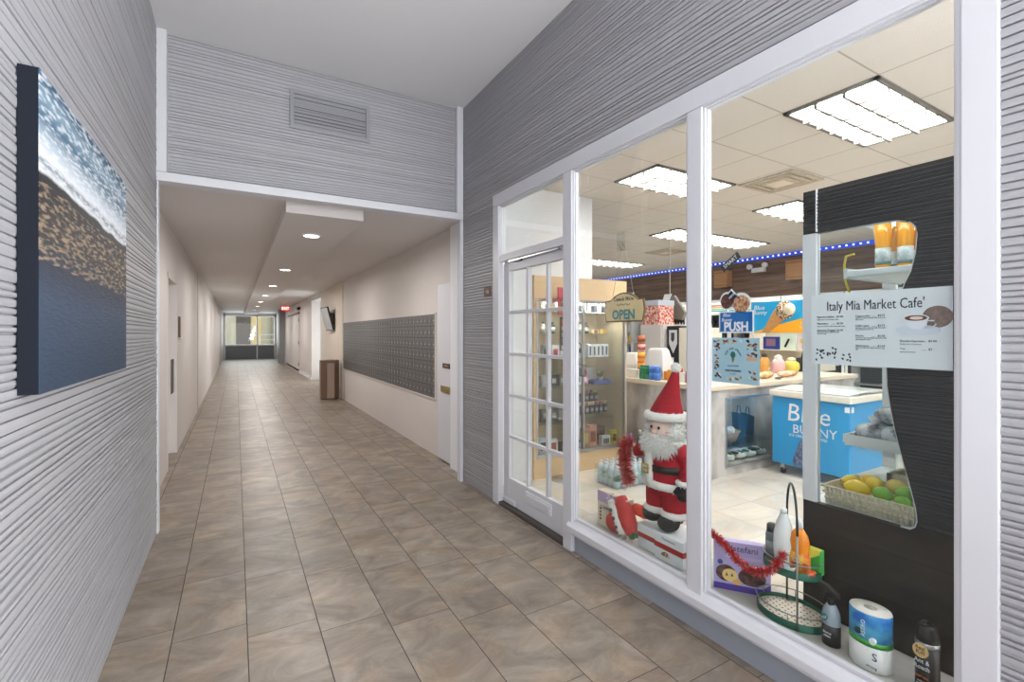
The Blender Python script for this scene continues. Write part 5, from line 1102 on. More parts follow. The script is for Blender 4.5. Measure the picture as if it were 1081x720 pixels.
MB().box(XS - .001, XS, 1.25, 1.298, 1.328, 1.342).build('bar_picture', col(214, 170, 140), ic)
MB().prism(cy(1.363, 1.352, .012, .015), 0, XS - .0015, XS).build('cone_scoop', col(44, 116, 100), ic)
MB().prism([(1.371, 1.337), (1.355, 1.337), (1.363, 1.315)], 0, XS - .0014, XS).build('cone_wafer', col(150, 120, 76), ic)
TXT = 'THE ICE CREAM'
for i, ch in enumerate(TXT):
    if ch == ' ': continue
    a = PI * .93 - i * PI * .86 / (len(TXT) - 1); d = Vector((0, -math.cos(a), math.sin(a)))
    lettering(ch, .013, (XS - .0012, 1.363 - math.cos(a) * .036, 1.345 + math.sin(a) * .036), '-X', col(70, 110, 130), ic, ax=((0, -math.sin(a), -math.cos(a)), (0, -math.cos(a), math.sin(a))), name='arched_letter')
lettering('COLLECTION', .009, (XS - .0012, 1.363, 1.302), '-X', col(70, 110, 130), ic)
lettering('2ND BUNNIES', .0125, (XS - .0012, 1.363, 1.279), '-X', INK, ic)
lettering('ice cream', .007, (XS - .0012, 1.363, 1.266), '-X', col(110, 150, 170), ic)
# hanging open sign
XO = 2.0
os_ = thing('open_sign', (XO, 2.11, 1.52), 'cream arched OPEN sign hanging on cords behind the middle window', 'sign')
def arch(g):
    zt = 1.648
    P_ = [(2.262 + g, 1.523 - g), (1.958 - g, 1.523 - g), (1.945 - g, 1.59), (1.955 - g, zt + g * .5), (1.985 - g * .3, zt + g)]
    for i in range(9): a = i / 8; P_.append((1.995 + a * .23, zt + g + .042 * math.sin(a * PI) ** .8))
    return P_ + [(2.235 + g * .3, zt + g), (2.265 + g, zt + g * .5), (2.275 + g, 1.59)]
MB().prism(arch(.005), 0, XO, XO + .01).build('brown_edge', col(120, 94, 58), os_)
MB().prism(arch(-.004), 0, XO - .002, XO).build('face', mat('sign_cream_face', rgb(232, 210, 164), .5, var=(9, rgb(222, 196, 144), .2)), os_)
lettering('OPEN', .08, (XO - .0035, 2.11, 1.560), '-X', mat('sign_teal', rgb(52, 140, 152), .5), os_, squash=.92, extrude=.001, bold=.0022)
lettering("Come In We're", .036, (XO - .0035, 2.11, 1.655), '-X', col(74, 58, 44), os_, shear=.25, squash=.72)
MB().tube([(XO - .003, 2.165, 1.625), (XO - .003, 2.145, 1.617), (XO - .003, 2.125, 1.628), (XO - .003, 2.11, 1.617), (XO - .003, 2.09, 1.628), (XO - .003, 2.07, 1.617), (XO - .003, 2.055, 1.625)], .0022, 5).build('scroll', col(110, 86, 56), os_)
CORD = mat('cord_grey', rgb(170, 164, 156), .6)
for y0, y1 in ((2.20, 2.135), (2.03, 2.09)): MB().tube([(XO, y0, 1.685), (XO, y1, 1.95)], .0016, 5).build('cord', CORD, os_)
for y in (2.2, 2.03): MB().ell((XO, y, 1.684), .004, .006, .006, 8, 6).build('eyelet', STEEL, os_)
hk = thing('window_hook', (1.99, 2.11, 1.95), 'clear adhesive hook holding the open sign on the window', 'hook')
MB().box(1.974, 1.980, 2.078, 2.142, 1.94, 2.05).build('plate', glass_mat('clear_plate', (.88, .88, .86), .2), hk); MB().tube([(1.98, 2.13, 1.985), (2.004, 2.135, 1.95), (2.004, 2.09, 1.95), (1.98, 2.10, 1.985)], .003, 6).build('hook_wire', CORD, hk)

# ================================================================== LEDGE THINGS
ZL = .2005
def tinsel(name, pts, R, n, seed, lab, ratio=.3):
    rr = random.Random(seed); f = MB(); pts = [Vector(p) for p in pts]
    seg = [(b_ - a).length for a, b_ in zip(pts[:-1], pts[1:])]; tot = sum(seg)
    f.mat(0).tube(pts, .004, 6)
    for i in range(n):
        s_ = rr.random() * tot; k = 0
        while k < len(seg) - 1 and s_ > seg[k]: s_ -= seg[k]; k += 1
        d = (pts[k + 1] - pts[k]).normalized(); p = pts[k] + d * s_
        v_ = Vector((rr.gauss(0, 1), rr.gauss(0, 1), rr.gauss(0, 1))); v_ = (v_ - d * v_.dot(d) * .6).normalized()
        w_ = v_.cross(Vector((rr.random(), rr.random(), rr.random()))).normalized() * .0016
        e_ = p + v_ * R * rr.uniform(.6, 1.1) + d * rr.uniform(-.3, .3) * R
        mid = (p + e_) / 2 + w_ * 1.5
        f.mat(1 if rr.random() < ratio else 0).add([p - w_, p + w_, mid + w_, e_ + w_ * .4, e_ - w_ * .4, mid - w_], [(0, 1, 2, 5), (5, 2, 3, 4)])
    o = f.build(name, [TINR, TINS]); return tag(o, lab, 'tinsel')
# gift boxes
def gift(x0, x1, y0, y1, z1, lab, pic):
    t = thing('gift_box', ((x0 + x1) / 2, (y0 + y1) / 2, .2), lab, 'box', 'white gift boxes under the christmas figure')
    MB().box(x0, x1, y0, y1, ZL, z1).build('box', mat('gift_white', rgb(232, 236, 240), .4), t, bevel=.002)
    h = z1 - ZL
    MB().box(x0 - .002, x1 + .002, y0 - .002, y1 + .002, ZL + h * .44, ZL + h * .64).build('ribbon', col(176, 44, 40), t)
    if pic:
        MB().prism(cy((y0 + y1) / 2 + .02, ZL + h * .2, .03, .024, 14)[:8], 0, x0 - .003, x0 - .001).build('cake_picture', mat('cake', rgb(110, 66, 60), .5, var=(80, rgb(226, 190, 130), .06)), t)
        lettering('Panettone', .022, (x0 - .0015, (y0 + y1) / 2, ZL + h * .84), '-X', col(150, 160, 170), t)
gift(2.05, 2.24, 1.905, 2.045, .335, 'white gift box with red ribbon under the raised boot, the left of two', False)
gift(2.03, 2.24, 1.70, 1.895, .345, 'white gift box with cake picture nearest the window post, the right of two', True)
# christmas figure
sf = thing('christmas_figure', (2.14, 1.92, .345), 'plush christmas figure with white beard and tall red hat standing on gift boxes', 'figure')
CX, CYY = 2.145, 1.915
def ring(cx_, cy_, z, rx, ry, n=20): return [(cx_ + rx * math.cos(2 * PI * j / n), cy_ + ry * math.sin(2 * PI * j / n), z) for j in range(n)]
f = MB(); f.smooth = True
f.loft([ring(CX, CYY, z, a, b_) for z, a, b_ in ((.535, .075, .105), (.56, .095, .125), (.62, .10, .128), (.70, .098, .122), (.78, .092, .118), (.84, .08, .108), (.88, .05, .07), (.97, .045, .05))])
for s_ in (-1, 1):
    y = CYY + s_ * .062
    f.loft([ring(CX, y, z, a, b_) for z, a, b_ in ((.385, .042, .045), (.42, .062, .064), (.47, .068, .07), (.53, .07, .07), (.60, .06, .06))])
f.tube([(CX, CYY - .09, .82), (CX - .005, CYY - .135, .76), (CX - .015, CYY - .155, .69), (CX - .03, CYY - .155, .63)], [.045, .045, .04, .034], 14)
f.tube([(CX, CYY + .09, .82), (CX - .01, CYY + .14, .77), (CX - .03, CYY + .185, .74), (CX - .05, CYY + .21, .735)], [.045, .043, .038, .032], 14)
body = f.build('suit', RED, sf)
m_ = body.modifiers.new('fuse', 'REMESH'); m_.mode = 'VOXEL'; m_.voxel_size = .006; m_.use_smooth_shade = True
m_ = body.modifiers.new('soften', 'SMOOTH'); m_.iterations = 6
def fuzz(f, c, rx, ry, rz, n, L_, seed, lo=-1.0, hi=1.0, down=0.0, wd=.0035, frontonly=False):
    rr = random.Random(seed); c = Vector(c)
    for i in range(n):
        v_ = Vector((rr.gauss(0, 1), rr.gauss(0, 1), rr.gauss(0, 1))).normalized()
        if v_.z < lo or v_.z > hi: continue
        p = c + Vector((v_.x * rx, v_.y * ry, v_.z * rz)); nn = Vector((v_.x / rx, v_.y / ry, v_.z / rz)).normalized()
        d = (nn + Vector((rr.gauss(0, .35), rr.gauss(0, .35), rr.gauss(0, .35) - down))).normalized()
        s_ = d.orthogonal().normalized() * wd; t_ = d.cross(s_).normalized() * wd
        f.add([p - nn * .004 + s_, p - nn * .004 - s_ * .5 + t_, p - nn * .004 - s_ * .5 - t_, p + d * L_ * rr.uniform(.6, 1.2)], [(0, 1, 3), (1, 2, 3), (2, 0, 3)])
def fur_ring(name, pts, r, parent, n=260, seed=1):
    f = MB(); f.tube(pts, r, 10, True); rr = random.Random(seed)
    for i in range(n):
        k = rr.randrange(len(pts)); p = Vector(pts[k]).lerp(Vector(pts[(k + 1) % len(pts)]), rr.random()); fuzz(f, p, r, r, r, 1, .012, rr.random())
    return f.build(name, FUR, parent)
fur_ring('jacket_hem', [(CX + .102 * math.cos(a), CYY + .130 * math.sin(a), .585 - .01 * math.cos(a)) for a in [i * PI / 12 for i in range(24)]], .022, sf)
fur_ring('waist_fur', [(CX + .085 * math.cos(a), CYY + .115 * math.sin(a), .83) for a in [i * PI / 12 for i in range(24)]], .02, sf)
f = MB(); f.tube([(CX - .088, CYY + .03, .82), (CX - .104, CYY + .03, .76), (CX - .108, CYY + .03, .68), (CX - .106, CYY + .03, .60)], .024, 10)
for i in range(14): fuzz(f, (CX - .10, CYY + .03, .60 + i * .016), .022, .024, .016, 16, .014, i)
f.build('front_fur_band', FUR, sf)
for s_ in (-1, 1):
    y = CYY + s_ * .064
    fur_ring('trouser_cuff', [(CX - .004 + .062 * math.cos(a), y + .058 * math.sin(a), .432) for a in [i * PI / 8 for i in range(16)]], .02, sf, 160, 3 + s_)
fur_ring('sleeve_cuff', [(CX - .03 + .036 * math.cos(a), CYY - .155 + .036 * math.sin(a), .632) for a in [i * PI / 6 for i in range(12)]], .015, sf, 100, 7)
fur_ring('sleeve_cuff', [(CX - .055, CYY + .215 + .012 * math.cos(a), .735 + .034 * math.sin(a)) for a in [i * PI / 6 for i in range(12)]], .015, sf, 100, 8)
# mittens
def mitt(c, ax_, nm):
    c = Vector(c); ax_ = Vector(ax_).normalized(); f = MB(); u = ax_.orthogonal().normalized(); f.smooth = True
    v_ = ax_.cross(u)
    f.loft([[c + ax_ * h_ + (u * math.cos(2 * PI * j / 14) * a + v_ * math.sin(2 * PI * j / 14) * b_) for j in range(14)] for h_, a, b_ in ((-.01, .026, .028), (.015, .03, .034), (.045, .028, .036), (.068, .018, .026), (.078, .006, .01))])
    f.cyl(c + v_ * .028 + ax_ * .01, c + v_ * .05 + ax_ * .04, .013, .009, 10)
    o = f.build(nm, mat('black_felt', (.018, .018, .02), .85), sf); m_ = o.modifiers.new('fuse', 'REMESH'); m_.mode = 'VOXEL'; m_.voxel_size = .0035; m_.use_smooth_shade = True
mitt((CX - .035, CYY - .155, .61), (-.15, 0, -1), 'mitten'); mitt((CX - .06, CYY + .225, .73), (-.35, .9, -.2), 'mitten')
# boots
BF = mat('black_felt', (0, 0, 0))
for s_, dz, dx in ((-1, 0, 0), (1, .012, .02)):
    y = CYY + s_ * .066; f = MB(); f.smooth = True
    f.loft([ring(CX - .02, y, z, a, b_, 18) for z, a, b_ in ((.40, .048, .048), (.42, .05, .05), (.44, .045, .045))])
    f.ell((CX - .05 + dx, y + .004, .388 + dz), .066, .058, .045, 18, 10)
    f.build('boot', BF, sf)
# belt and buckle
f = MB(); R0 = [ring(CX, CYY, z, .1065, .1315, 32) for z in (.668, .705)]; f.smooth = True; f.loft(R0); f.build('belt', mat('belt_leather', (.012, .012, .012), .35), sf)
f = MB(); y = CYY + .03; xb = CX - .142
f.box(xb, xb + .006, y - .026, y + .026, .660, .667).box(xb, xb + .006, y - .026, y + .026, .707, .714).box(xb, xb + .006, y - .026, y - .019, .667, .707).box(xb, xb + .006, y + .019, y + .026, .667, .707).box(xb, xb + .03, y - .019, y + .019, .684, .69)
f.build('buckle', mat('buckle_gold', rgb(214, 180, 60), .3, .8), sf, bevel=.0015)
# head, face, beard, hat
HZ = .905
MB().ell((CX - .012, CYY, HZ), .082, .085, .085, 20, 14).build('head', SKIN, sf)
for y in (-.026, .028): MB().ell((CX - .090, CYY + y, HZ + .012), .008, .008, .009, 10, 8).build('eye', mat('bead_black', (.01, .01, .01), .15), sf)
MB().ell((CX - .100, CYY, HZ - .010), .018, .015, .014, 12, 8).build('nose', mat('nose_pink', rgb(232, 190, 176), .8), sf)
for y in (-.048, .048): MB().ell((CX - .062, CYY + y, HZ - .012), .012, .018, .014, 12, 8).build('cheek', mat('cheek_pink', rgb(224, 164, 156), .8), sf)
f = MB(); f.ell((CX - .045, CYY, .822), .078, .112, .070, 20, 12, .05, 3); fuzz(f, (CX - .045, CYY, .822), .075, .108, .072, 1500, .038, 5, -1, .75, .55, .004)
f.ell((CX - .01, CYY + .085, .885), .05, .032, .062, 12, 10); f.ell((CX - .01, CYY - .085, .885), .05, .032, .062, 12, 10)
fuzz(f, (CX - .01, CYY + .085, .885), .05, .032, .062, 400, .03, 6, -1, 1, .4, .0035); fuzz(f, (CX - .01, CYY - .085, .885), .05, .032, .062, 400, .03, 7, -1, 1, .4, .0035)
f.ell((CX + .05, CYY, .88), .04, .085, .07, 14, 10); f.build('beard', FUR, sf)
f = MB()
for s_ in (-1, 1): f.ell((CX - .092, CYY + s_ * .026, HZ - .042), .018, .034, .013, 12, 8); fuzz(f, (CX - .092, CYY + s_ * .026, HZ - .042), .018, .034, .013, 150, .018, 9 + s_, -1, 1, .3, .003)
f.build('moustache', FUR, sf)
hat = [(CX, CYY, .968, .092, .106), (CX, CYY, .99, .088, .104), (CX, CYY - .006, 1.03, .074, .088), (CX, CYY - .02, 1.08, .058, .069), (CX, CYY - .036, 1.13, .043, .050), (CX, CYY - .05, 1.17, .033, .036), (CX, CYY - .06, 1.205, .025, .027), (CX, CYY - .066, 1.235, .018, .018)]
f = MB(); f.smooth = True; f.loft([[(x + a * math.cos(2 * PI * j / 24) * (1 + .03 * math.sin(j * 2.1 + z * 90)), y + b_ * math.sin(2 * PI * j / 24) * (1 + .03 * math.cos(j * 1.7 + z * 70)), z) for j in range(24)] for x, y, z, a, b_ in hat])
ho = f.build('hat', RED, sf)
fur_ring('hat_brim', [(CX + .094 * math.cos(a), CYY + .108 * math.sin(a), .978) for a in [i * PI / 12 for i in range(24)]], .024, sf, 500, 12)
f = MB(); f.ell((CX, CYY - .068, 1.255), .026, .026, .026, 14, 10); fuzz(f, (CX, CYY - .068, 1.255), .026, .026, .026, 220, .01, 4); f.build('pompom', FUR, sf)
# tinsel by the figure
tinsel('tinsel_garland', [(2.06, 2.13, .81), (2.05, 2.15, .75), (2.05, 2.155, .67), (2.06, 2.15, .59), (2.07, 2.14, .54)], .055, 1700, 31, 'red tinsel garland draped over the left arm of the christmas figure', .2)
tinsel('tinsel_garland', [(2.20, 1.775, .60), (2.21, 1.78, .50), (2.225, 1.785, .42), (2.20, 1.79, .352)], .034, 600, 32, 'red tinsel garland hanging behind the boots beside the window post', .2)
# red plush stocking toy
pl = thing('plush_stocking', (2.06, 2.19, .2), 'red plush stocking toy with white printed band lying beside the gift boxes', 'plush toy')
RP = mat('red_velvet', rgb(196, 30, 38), .7, bump=(120, .4, .003))
f = MB(); f.smooth = True
f.ell((2.055, 2.235, .268), .055, .075, .064, 18, 12); f.build('heel_lobe', RP, pl)
f = MB(); A = Vector((2.07, 2.215, .43)); B = Vector((2.045, 2.085, .245)); f.tube([A, A.lerp(B, .25), A.lerp(B, .5), A.lerp(B, .75), B], [.036, .05, .056, .052, .03], 16); f.build('toe_lobe', RP, pl)
off_ = Vector((-.035, .035, -.012)); f = MB(); f.tube([A + off_ + Vector((0, .015, -.02)), A.lerp(B, .35) + off_, A.lerp(B, .7) + off_, B + off_ + Vector((0, .01, .01))], [.02, .03, .03, .022], 12)
for k in range(5): fuzz(f, A.lerp(B, k / 4) + off_, .03, .03, .03, 60, .012, k)
f.build('white_band', FUR, pl)
for k in (.3, .52, .75):
    c = A.lerp(B, k) + off_ + Vector((-.031, .008, 0)); MB().ell(c, .006, .014, .012, 10, 8).build('dark_print', DGREY, pl)
MB().cyl((2.12, 2.13, .375), (2.10, 2.03, .385), .034, .036, 16).build('orange_sleeve', mat('orange_red_felt', rgb(226, 66, 36), .7), pl)
f = MB(); f.ell((2.03, 2.075, .245), .012, .03, .016); f.ell((2.03, 2.045, .262), .012, .024, .014); f.build('green_bow', col(40, 104, 62), pl)
# cappuccino box
cp = thing('cappuccino_box', (2.06, 2.29, .2), 'cream and lilac cappuccino box standing at the left end of the window ledge', 'box')
MB().box(2.06, 2.12, 2.15, 2.415, ZL, .425).build('body', col(226, 212, 190), cp, bevel=.0015)
MB().box(2.058, 2.0605, 2.151, 2.414, .355, .424).build('lilac_band', col(188, 166, 206), cp)
lettering('CAPPUCCINO', .032, (2.0575, 2.285, .322), '-X', col(86, 70, 66), cp)
MB().prism(cy(2.25, .262, .044, .04), 0, 2.056, 2.06).build('coffee_disc', mat('coffee_disc', rgb(110, 76, 70), .5), cp)
for k in range(4): MB().prism(cy(2.385, .31 - k * .022, .008, .008, 10), 0, 2.057, 2.06).build('bean_mark', col(60, 44, 40), cp)
# purple cookie box (turned a little)
pb = thing('cookie_box', (2.11, 1.42, ZL), 'lilac box of chocolate and vanilla cookies standing at the left of the right window', 'box', rz=math.atan2(-.2, .15) + PI)
# local frame: width along local x, front faces local +y
def pbm(f, nm, m__): return f.build(nm, m__, pb, local=True)
pbm(MB().box(-.125, .125, -.045, 0, 0, .235), 'body', mat('lilac', rgb(186, 174, 222), .4))
pbm(MB().box(-.125, .125, 0, .001, 0, .03), 'violet_band', mat('violet', rgb(84, 62, 160), .4))
pbm(MB().prism([(-.125, .03), (-.125, .06), (-.09, .03)], 1, 0, .0012), 'violet_corner', mat('violet', (0, 0, 0)))
def ce(x, z, rx, rz, n=22): return [(x + rx * math.cos(2 * PI * i / n), z + rz * math.sin(2 * PI * i / n)) for i in range(n)]
pbm(MB().prism(ce(-.045, .078, .06, .042), 1, 0, .003), 'chocolate_cookie', mat('cookie_choc', rgb(66, 42, 38), .35, var=(30, rgb(120, 90, 84), .1)))
f = MB()
for k in range(9):
    a = -1.2 + k * .3; f.prism([(-.045, .05), (-.045 + .055 * math.sin(a), .078 + .036 * math.cos(a)), (-.045 + .055 * math.sin(a + .12), .078 + .036 * math.cos(a + .12))], 1, .003, .005)
pbm(f, 'cookie_ridges', mat('cookie_ridge', rgb(96, 66, 58), .35))
pbm(MB().prism(ce(.07, .082, .045, .04), 1, 0, .0025), 'dipped_cookie', mat('cookie_choc', (0, 0, 0)))
pbm(MB().prism(ce(.052, .074, .034, .03), 1, .0025, .004), 'vanilla_cookie', mat('cookie_vanilla', rgb(236, 204, 132), .5))
for x in (.042, .066): pbm(MB().prism([(x - .006, .07), (x + .006, .07), (x, .088)], 1, .004, .005), 'chocolate_drop', mat('cookie_choc', (0, 0, 0)))
pbm(MB().prism(ce(.02, .045, .02, .012), 1, .0025, .0042), 'cookie_crumb', col(230, 170, 90))
pbm(MB().prism(ce(.095, .132, .012, .012), 1, 0, .0015), 'seal', col(70, 80, 150))
def plet(t_, s_, x, z, m__):
    c = bpy.data.curves.new('t', 'FONT'); c.body = t_; c.size = s_; c.align_x = 'CENTER'; c.align_y = 'CENTER'; c.extrude = .0004
    t = bpy.data.objects.new('t', c); COL.objects.link(t); dg = bpy.context.evaluated_depsgraph_get(); me = bpy.data.meshes.new_from_object(t.evaluated_get(dg))
    bpy.data.objects.remove(t, do_unlink=True)
    M = Matrix(((-1, 0, 0), (0, 0, 1), (0, 1, 0))).transposed().to_4x4(); M.translation = (x, .0015, z); me.transform(M); me.materials.clear(); me.materials.append(m__)
    o = bpy.data.objects.new('lettering', me); COL.objects.link(o); o.parent = pb
plet('Bistefani', .042, -.0, .205, col(50, 48, 80)); plet('Krumiri cookies', .024, -.01, .165, col(228, 206, 232)); plet('chocolate & vanilla', .014, -.02, .138, col(120, 108, 170))
# green two-tier caddy
cd = thing('tiered_caddy', (2.13, 1.19, .2), 'oval two-tier green wire caddy with arched handle on the window ledge', 'caddy')
GR = mat('caddy_green', rgb(34, 96, 78), .35, .2); WR = mat('wire_grey', rgb(150, 152, 150), .3, .8); DW = mat('wire_dark', rgb(62, 70, 66), .35, .6)
def oval(cx_, cy_, z, a, b_, n=40): return [(cx_ + a * math.cos(2 * PI * i / n), cy_ + b_ * math.sin(2 * PI * i / n), z) for i in range(n)]
CCX, CCY = 2.128, 1.192
def tray(z, a, b_, nm):
    f = MB(); n = 40
    o0, o1 = oval(CCX, CCY, z, a, b_), oval(CCX, CCY, z + .032, a, b_); i0, i1 = oval(CCX, CCY, z, a - .003, b_ - .003), oval(CCX, CCY, z + .032, a - .003, b_ - .003)
    f.smooth = True; f.loft([o0, o1, i1, i0, o0], cap=False); f.build(nm, GR, cd)
    f = MB(); f.loft([oval(CCX, CCY, z + .010, a - .003, b_ - .003), oval(CCX, CCY, z + .014, a - .003, b_ - .003)]); f.build('perforated_plate', mat('caddy_plate', rgb(214, 204, 188), .4, .2), cd)
    f = MB(); st = .024
    for i in range(-8, 9):
        for j in range(-6, 7):
            x = CCX + j * st + (st / 2 if i % 2 else 0); y = CCY + i * st * .85
            if ((x - CCX) / (a - .012)) ** 2 + ((y - CCY) / (b_ - .012)) ** 2 < 1: f.cyl((x, y, z + .0135), (x, y, z + .0148), .0038, n=8)
    f.build('holes', BLACK, cd)
tray(ZL, .112, .146, 'lower_tray'); tray(.405, .092, .118, 'upper_tray')
MB().tube(oval(CCX, CCY, .262, .114, .148), .003, 6, True).build('lower_rail', WR, cd); MB().tube(oval(CCX, CCY, .468, .094, .12), .003, 6, True).build('upper_rail', WR, cd)
for k in range(6):
    a = k * PI / 3 + .3; MB().cyl((CCX + .113 * math.cos(a), CCY + .147 * math.sin(a), .23), (CCX + .113 * math.cos(a), CCY + .147 * math.sin(a), .262), .002, n=6).build('rail_stay', WR, cd)
p1 = (2.032, 1.115); p2 = (2.215, 1.262)
MB().cyl((*p1, ZL), (*p1, .60), .0042).build('front_post', WR, cd); MB().cyl((*p2, ZL), (*p2, .60), .0042).build('rear_post', DW, cd)
pts = []
for i in range(13):
    a = PI * i / 12; k = (1 - math.cos(a)) / 2; pts.append((p1[0] + (p2[0] - p1[0]) * k, p1[1] + (p2[1] - p1[1]) * k, .60 + .185 * math.sin(a) ** .85))
MB().tube(pts, .005, 8).build('arched_handle', DW, cd)
# products on the upper tray
ZU = .4205
t = thing('white_detergent_bottle', (2.10, 1.205, ZU), 'tall tapered white bottle on the upper tray of the green caddy', 'bottle')
MB().lathe(2.10, 1.21, [(.034, ZU), (.040, ZU + .02), (.046, ZU + .08), (.043, ZU + .14), (.032, ZU + .19), (.018, ZU + .225), (.014, ZU + .235)], 20, .7, 1).build('body', mat('bottle_white', rgb(232, 236, 236), .25), t)
MB().lathe(2.10, 1.21, [(.014, ZU + .232), (.014, ZU + .25), (.009, ZU + .255)], 14).build('cap', WHITE2, t)
t = thing('grey_aerosol', (2.12, 1.275, ZU), 'dark grey aerosol bottle at the left of the upper caddy tray', 'aerosol can')
MB().lathe(2.12, 1.278, [(.024, ZU), (.025, ZU + .01), (.025, ZU + .115), (.02, ZU + .125)], 18).build('body', mat('aerosol_grey', rgb(106, 112, 118), .3, .3), t); MB().lathe(2.12, 1.278, [(.021, ZU + .122), (.02, ZU + .155), (.013, ZU + .162)], 16).build('cap', DGREY, t)
MB().lathe(2.12, 1.278, [(.0255, ZU + .03), (.0255, ZU + .085)], 18).build('label', mat('aer_label', rgb(128, 136, 142), .4), t)
t = thing('pink_air_freshener', (2.165, 1.25, ZU), 'small black bottle with a pink loop cap behind the white bottle', 'bottle')
MB().lathe(2.17, 1.245, [(.02, ZU), (.022, ZU + .01), (.022, ZU + .12), (.012, ZU + .14)], 14).build('body', BLACK, t); MB().tube([(2.17, 1.245 + .016 * math.cos(a), ZU + .155 + .022 * math.sin(a)) for a in [i * PI / 6 for i in range(12)]], .005, 6, True).build('loop', col(216, 60, 110), t)
t = thing('orange_cleaner_bottle', (2.09, 1.13, ZU), 'orange cleaning liquid bottle with a curved waist on the upper caddy tray', 'bottle')
MB().lathe(2.10, 1.142, [(.032, ZU), (.040, ZU + .015), (.042, ZU + .06), (.034, ZU + .10), (.040, ZU + .13), (.032, ZU + .165), (.014, ZU + .19)], 20, .65, 1.05).build('body', mat('orange_liquid', rgb(244, 140, 24), .2, coat=.4), t)
MB().lathe(2.10, 1.142, [(.0412, ZU + .02), (.0432, ZU + .06), (.0375, ZU + .09)], 20, .66, 1.05).build('label', mat('orange_label', rgb(206, 74, 30), .4, var=(30, rgb(246, 190, 60), .12)), t)
MB().lathe(2.10, 1.142, [(.012, ZU + .187), (.012, ZU + .215), (.008, ZU + .232)], 14).build('white_cap', WHITE2, t)
lettering('OZ', .026, (2.069, 1.138, ZU + .06), '-X', WHITE2, t)
t = thing('green_yellow_carton', (2.16, 1.10, ZU), 'small yellow and green carton at the right of the upper caddy tray', 'box')
MB().box(2.135, 2.165, 1.085, 1.135, ZU, ZU + .105).box(2.135, 2.165, 1.078, 1.085, ZU, ZU + .105).build('body', col(226, 222, 90), t); MB().prism([(1.079, ZU), (1.134, ZU), (1.134, ZU + .05), (1.079, ZU + .09)], 0, 2.1335, 2.1352).build('green_panel', col(70, 176, 84), t)
MB().box(2.135, 2.166, 1.076, 1.0785, ZU, ZU + .105).build('green_side', col(80, 190, 96), t)
t = thing('sponge_pack', (2.07, 1.10, ZU), 'orange and clear packet lying low on the right of the upper caddy tray', 'packet')
MB().ell((2.105, 1.098, ZU + .012), .028, .02, .013, 14, 8).build('body', col(212, 90, 50), t)
t = thing('small_dish', (2.05, 1.19, ZU), 'small clear dish under the white bottle on the upper caddy tray', 'dish')
MB().lathe(2.065, 1.168, [(.016, ZU), (.024, ZU + .012), (.027, ZU + .028), (.025, ZU + .028), (.02, ZU + .01)], 16).build('bowl', mat('dish_clear', rgb(206, 222, 224), .1), t)
tinsel('tinsel_garland', [(2.03, 1.56, .47), (2.035, 1.50, .455), (2.035, 1.44, .42), (2.03, 1.38, .385), (2.02, 1.32, .375), (2.005, 1.26, .39), (2.0, 1.21, .425), (2.0, 1.175, .47), (2.005, 1.155, .52)], .026, 2200, 33, 'red and silver tinsel garland strung across the green caddy', .35)
# spray bottle
t = thing('spray_bottle', (2.065, 1.0, .2), 'grey trigger spray bottle with black label beside the green caddy', 'bottle')
sx, sy = 2.066, 1.0
MB().lathe(sx, sy, [(.028, ZL), (.031, ZL + .008), (.031, ZL + .12), (.029, ZL + .135), (.019, ZL + .158), (.014, ZL + .165)], 22, .85, 1.05).build('body', mat('spray_grey', rgb(150, 162, 174), .3), t)
MB().lathe(sx, sy, [(.0318, ZL + .004), (.0318, ZL + .085)], 22, .85, 1.05).build('label', col(38, 36, 38), t)
MB().prism(cy(sy + .012, ZL + .115, .012, .013), 0, sx - .0325, sx - .024).build('round_logo', col(60, 110, 120), t)
lettering('cif', .018, (sx - .033, sy + .012, ZL + .115), '-X', WHITE2, t); lettering('Stone\nclean', .013, (sx - .0278, sy + .002, ZL + .05), '-X', WHITE2, t)
MB().cyl((sx, sy, ZL + .16), (sx, sy, ZL + .19), .014, .013).build('collar', BLACK, t)
f = MB(); f.prism([(sy - .03, ZL + .195), (sy + .04, ZL + .222), (sy + .044, ZL + .24), (sy + .015, ZL + .236), (sy - .028, ZL + .212)], 0, sx - .01, sx + .01).build('trigger_head', mat('spray_black', (.03, .03, .03), .3), t, bevel=.003)
MB().box(sx - .009, sx + .009, sy - .013, sy + .013, ZL + .188, ZL + .208).build('neck', BLACK, t); MB().obox((sx, sy + .03, ZL + .195), (.005, 0, 0), (0, .006, .004), (0, .008, -.02)).build('trigger', mat('spray_black', (0, 0, 0)), t)
# paper towel pack
t = thing('paper_towel_roll', (2.07, .866, .2), 'white kitchen paper roll in blue and green printed wrap on the ledge', 'paper roll')
px_, py_ = 2.072, .866; SX, SY = .88, 1.12
MB().lathe(px_, py_, [(.058, ZL), (.062, ZL + .006), (.062, ZL + .095), (.060, ZL + .10)], 32, SX, SY).build('white_wrap', mat('paper_white', rgb(236, 236, 234), .6, bump=(60, .3, .003)), t)
MB().lathe(px_, py_, [(.0615, ZL + .095), (.0615, ZL + .205), (.060, ZL + .209)], 32, SX, SY).build('blue_wrap', mat('wrap_blue', rgb(30, 110, 200), .3, var=(14, rgb(90, 180, 226), .1)), t)
MB().lathe(px_, py_, [(.0622, ZL + .092), (.0622, ZL + .112)], 32, SX, SY).build('green_band', mat('wrap_green', rgb(80, 170, 70), .4, var=(40, rgb(50, 130, 60), .2)), t)
MB().lathe(px_, py_, [(.0605, ZL + .2085), (.059, ZL + .2135)], 32, SX, SY).build('top', mat('paper_top', rgb(226, 222, 214), .8), t); MB().lathe(px_, py_, [(.020, ZL + .2136), (.020, ZL + .2142)], 20, SX, SY).build('core', mat('core_grey', rgb(176, 170, 160), .8), t)
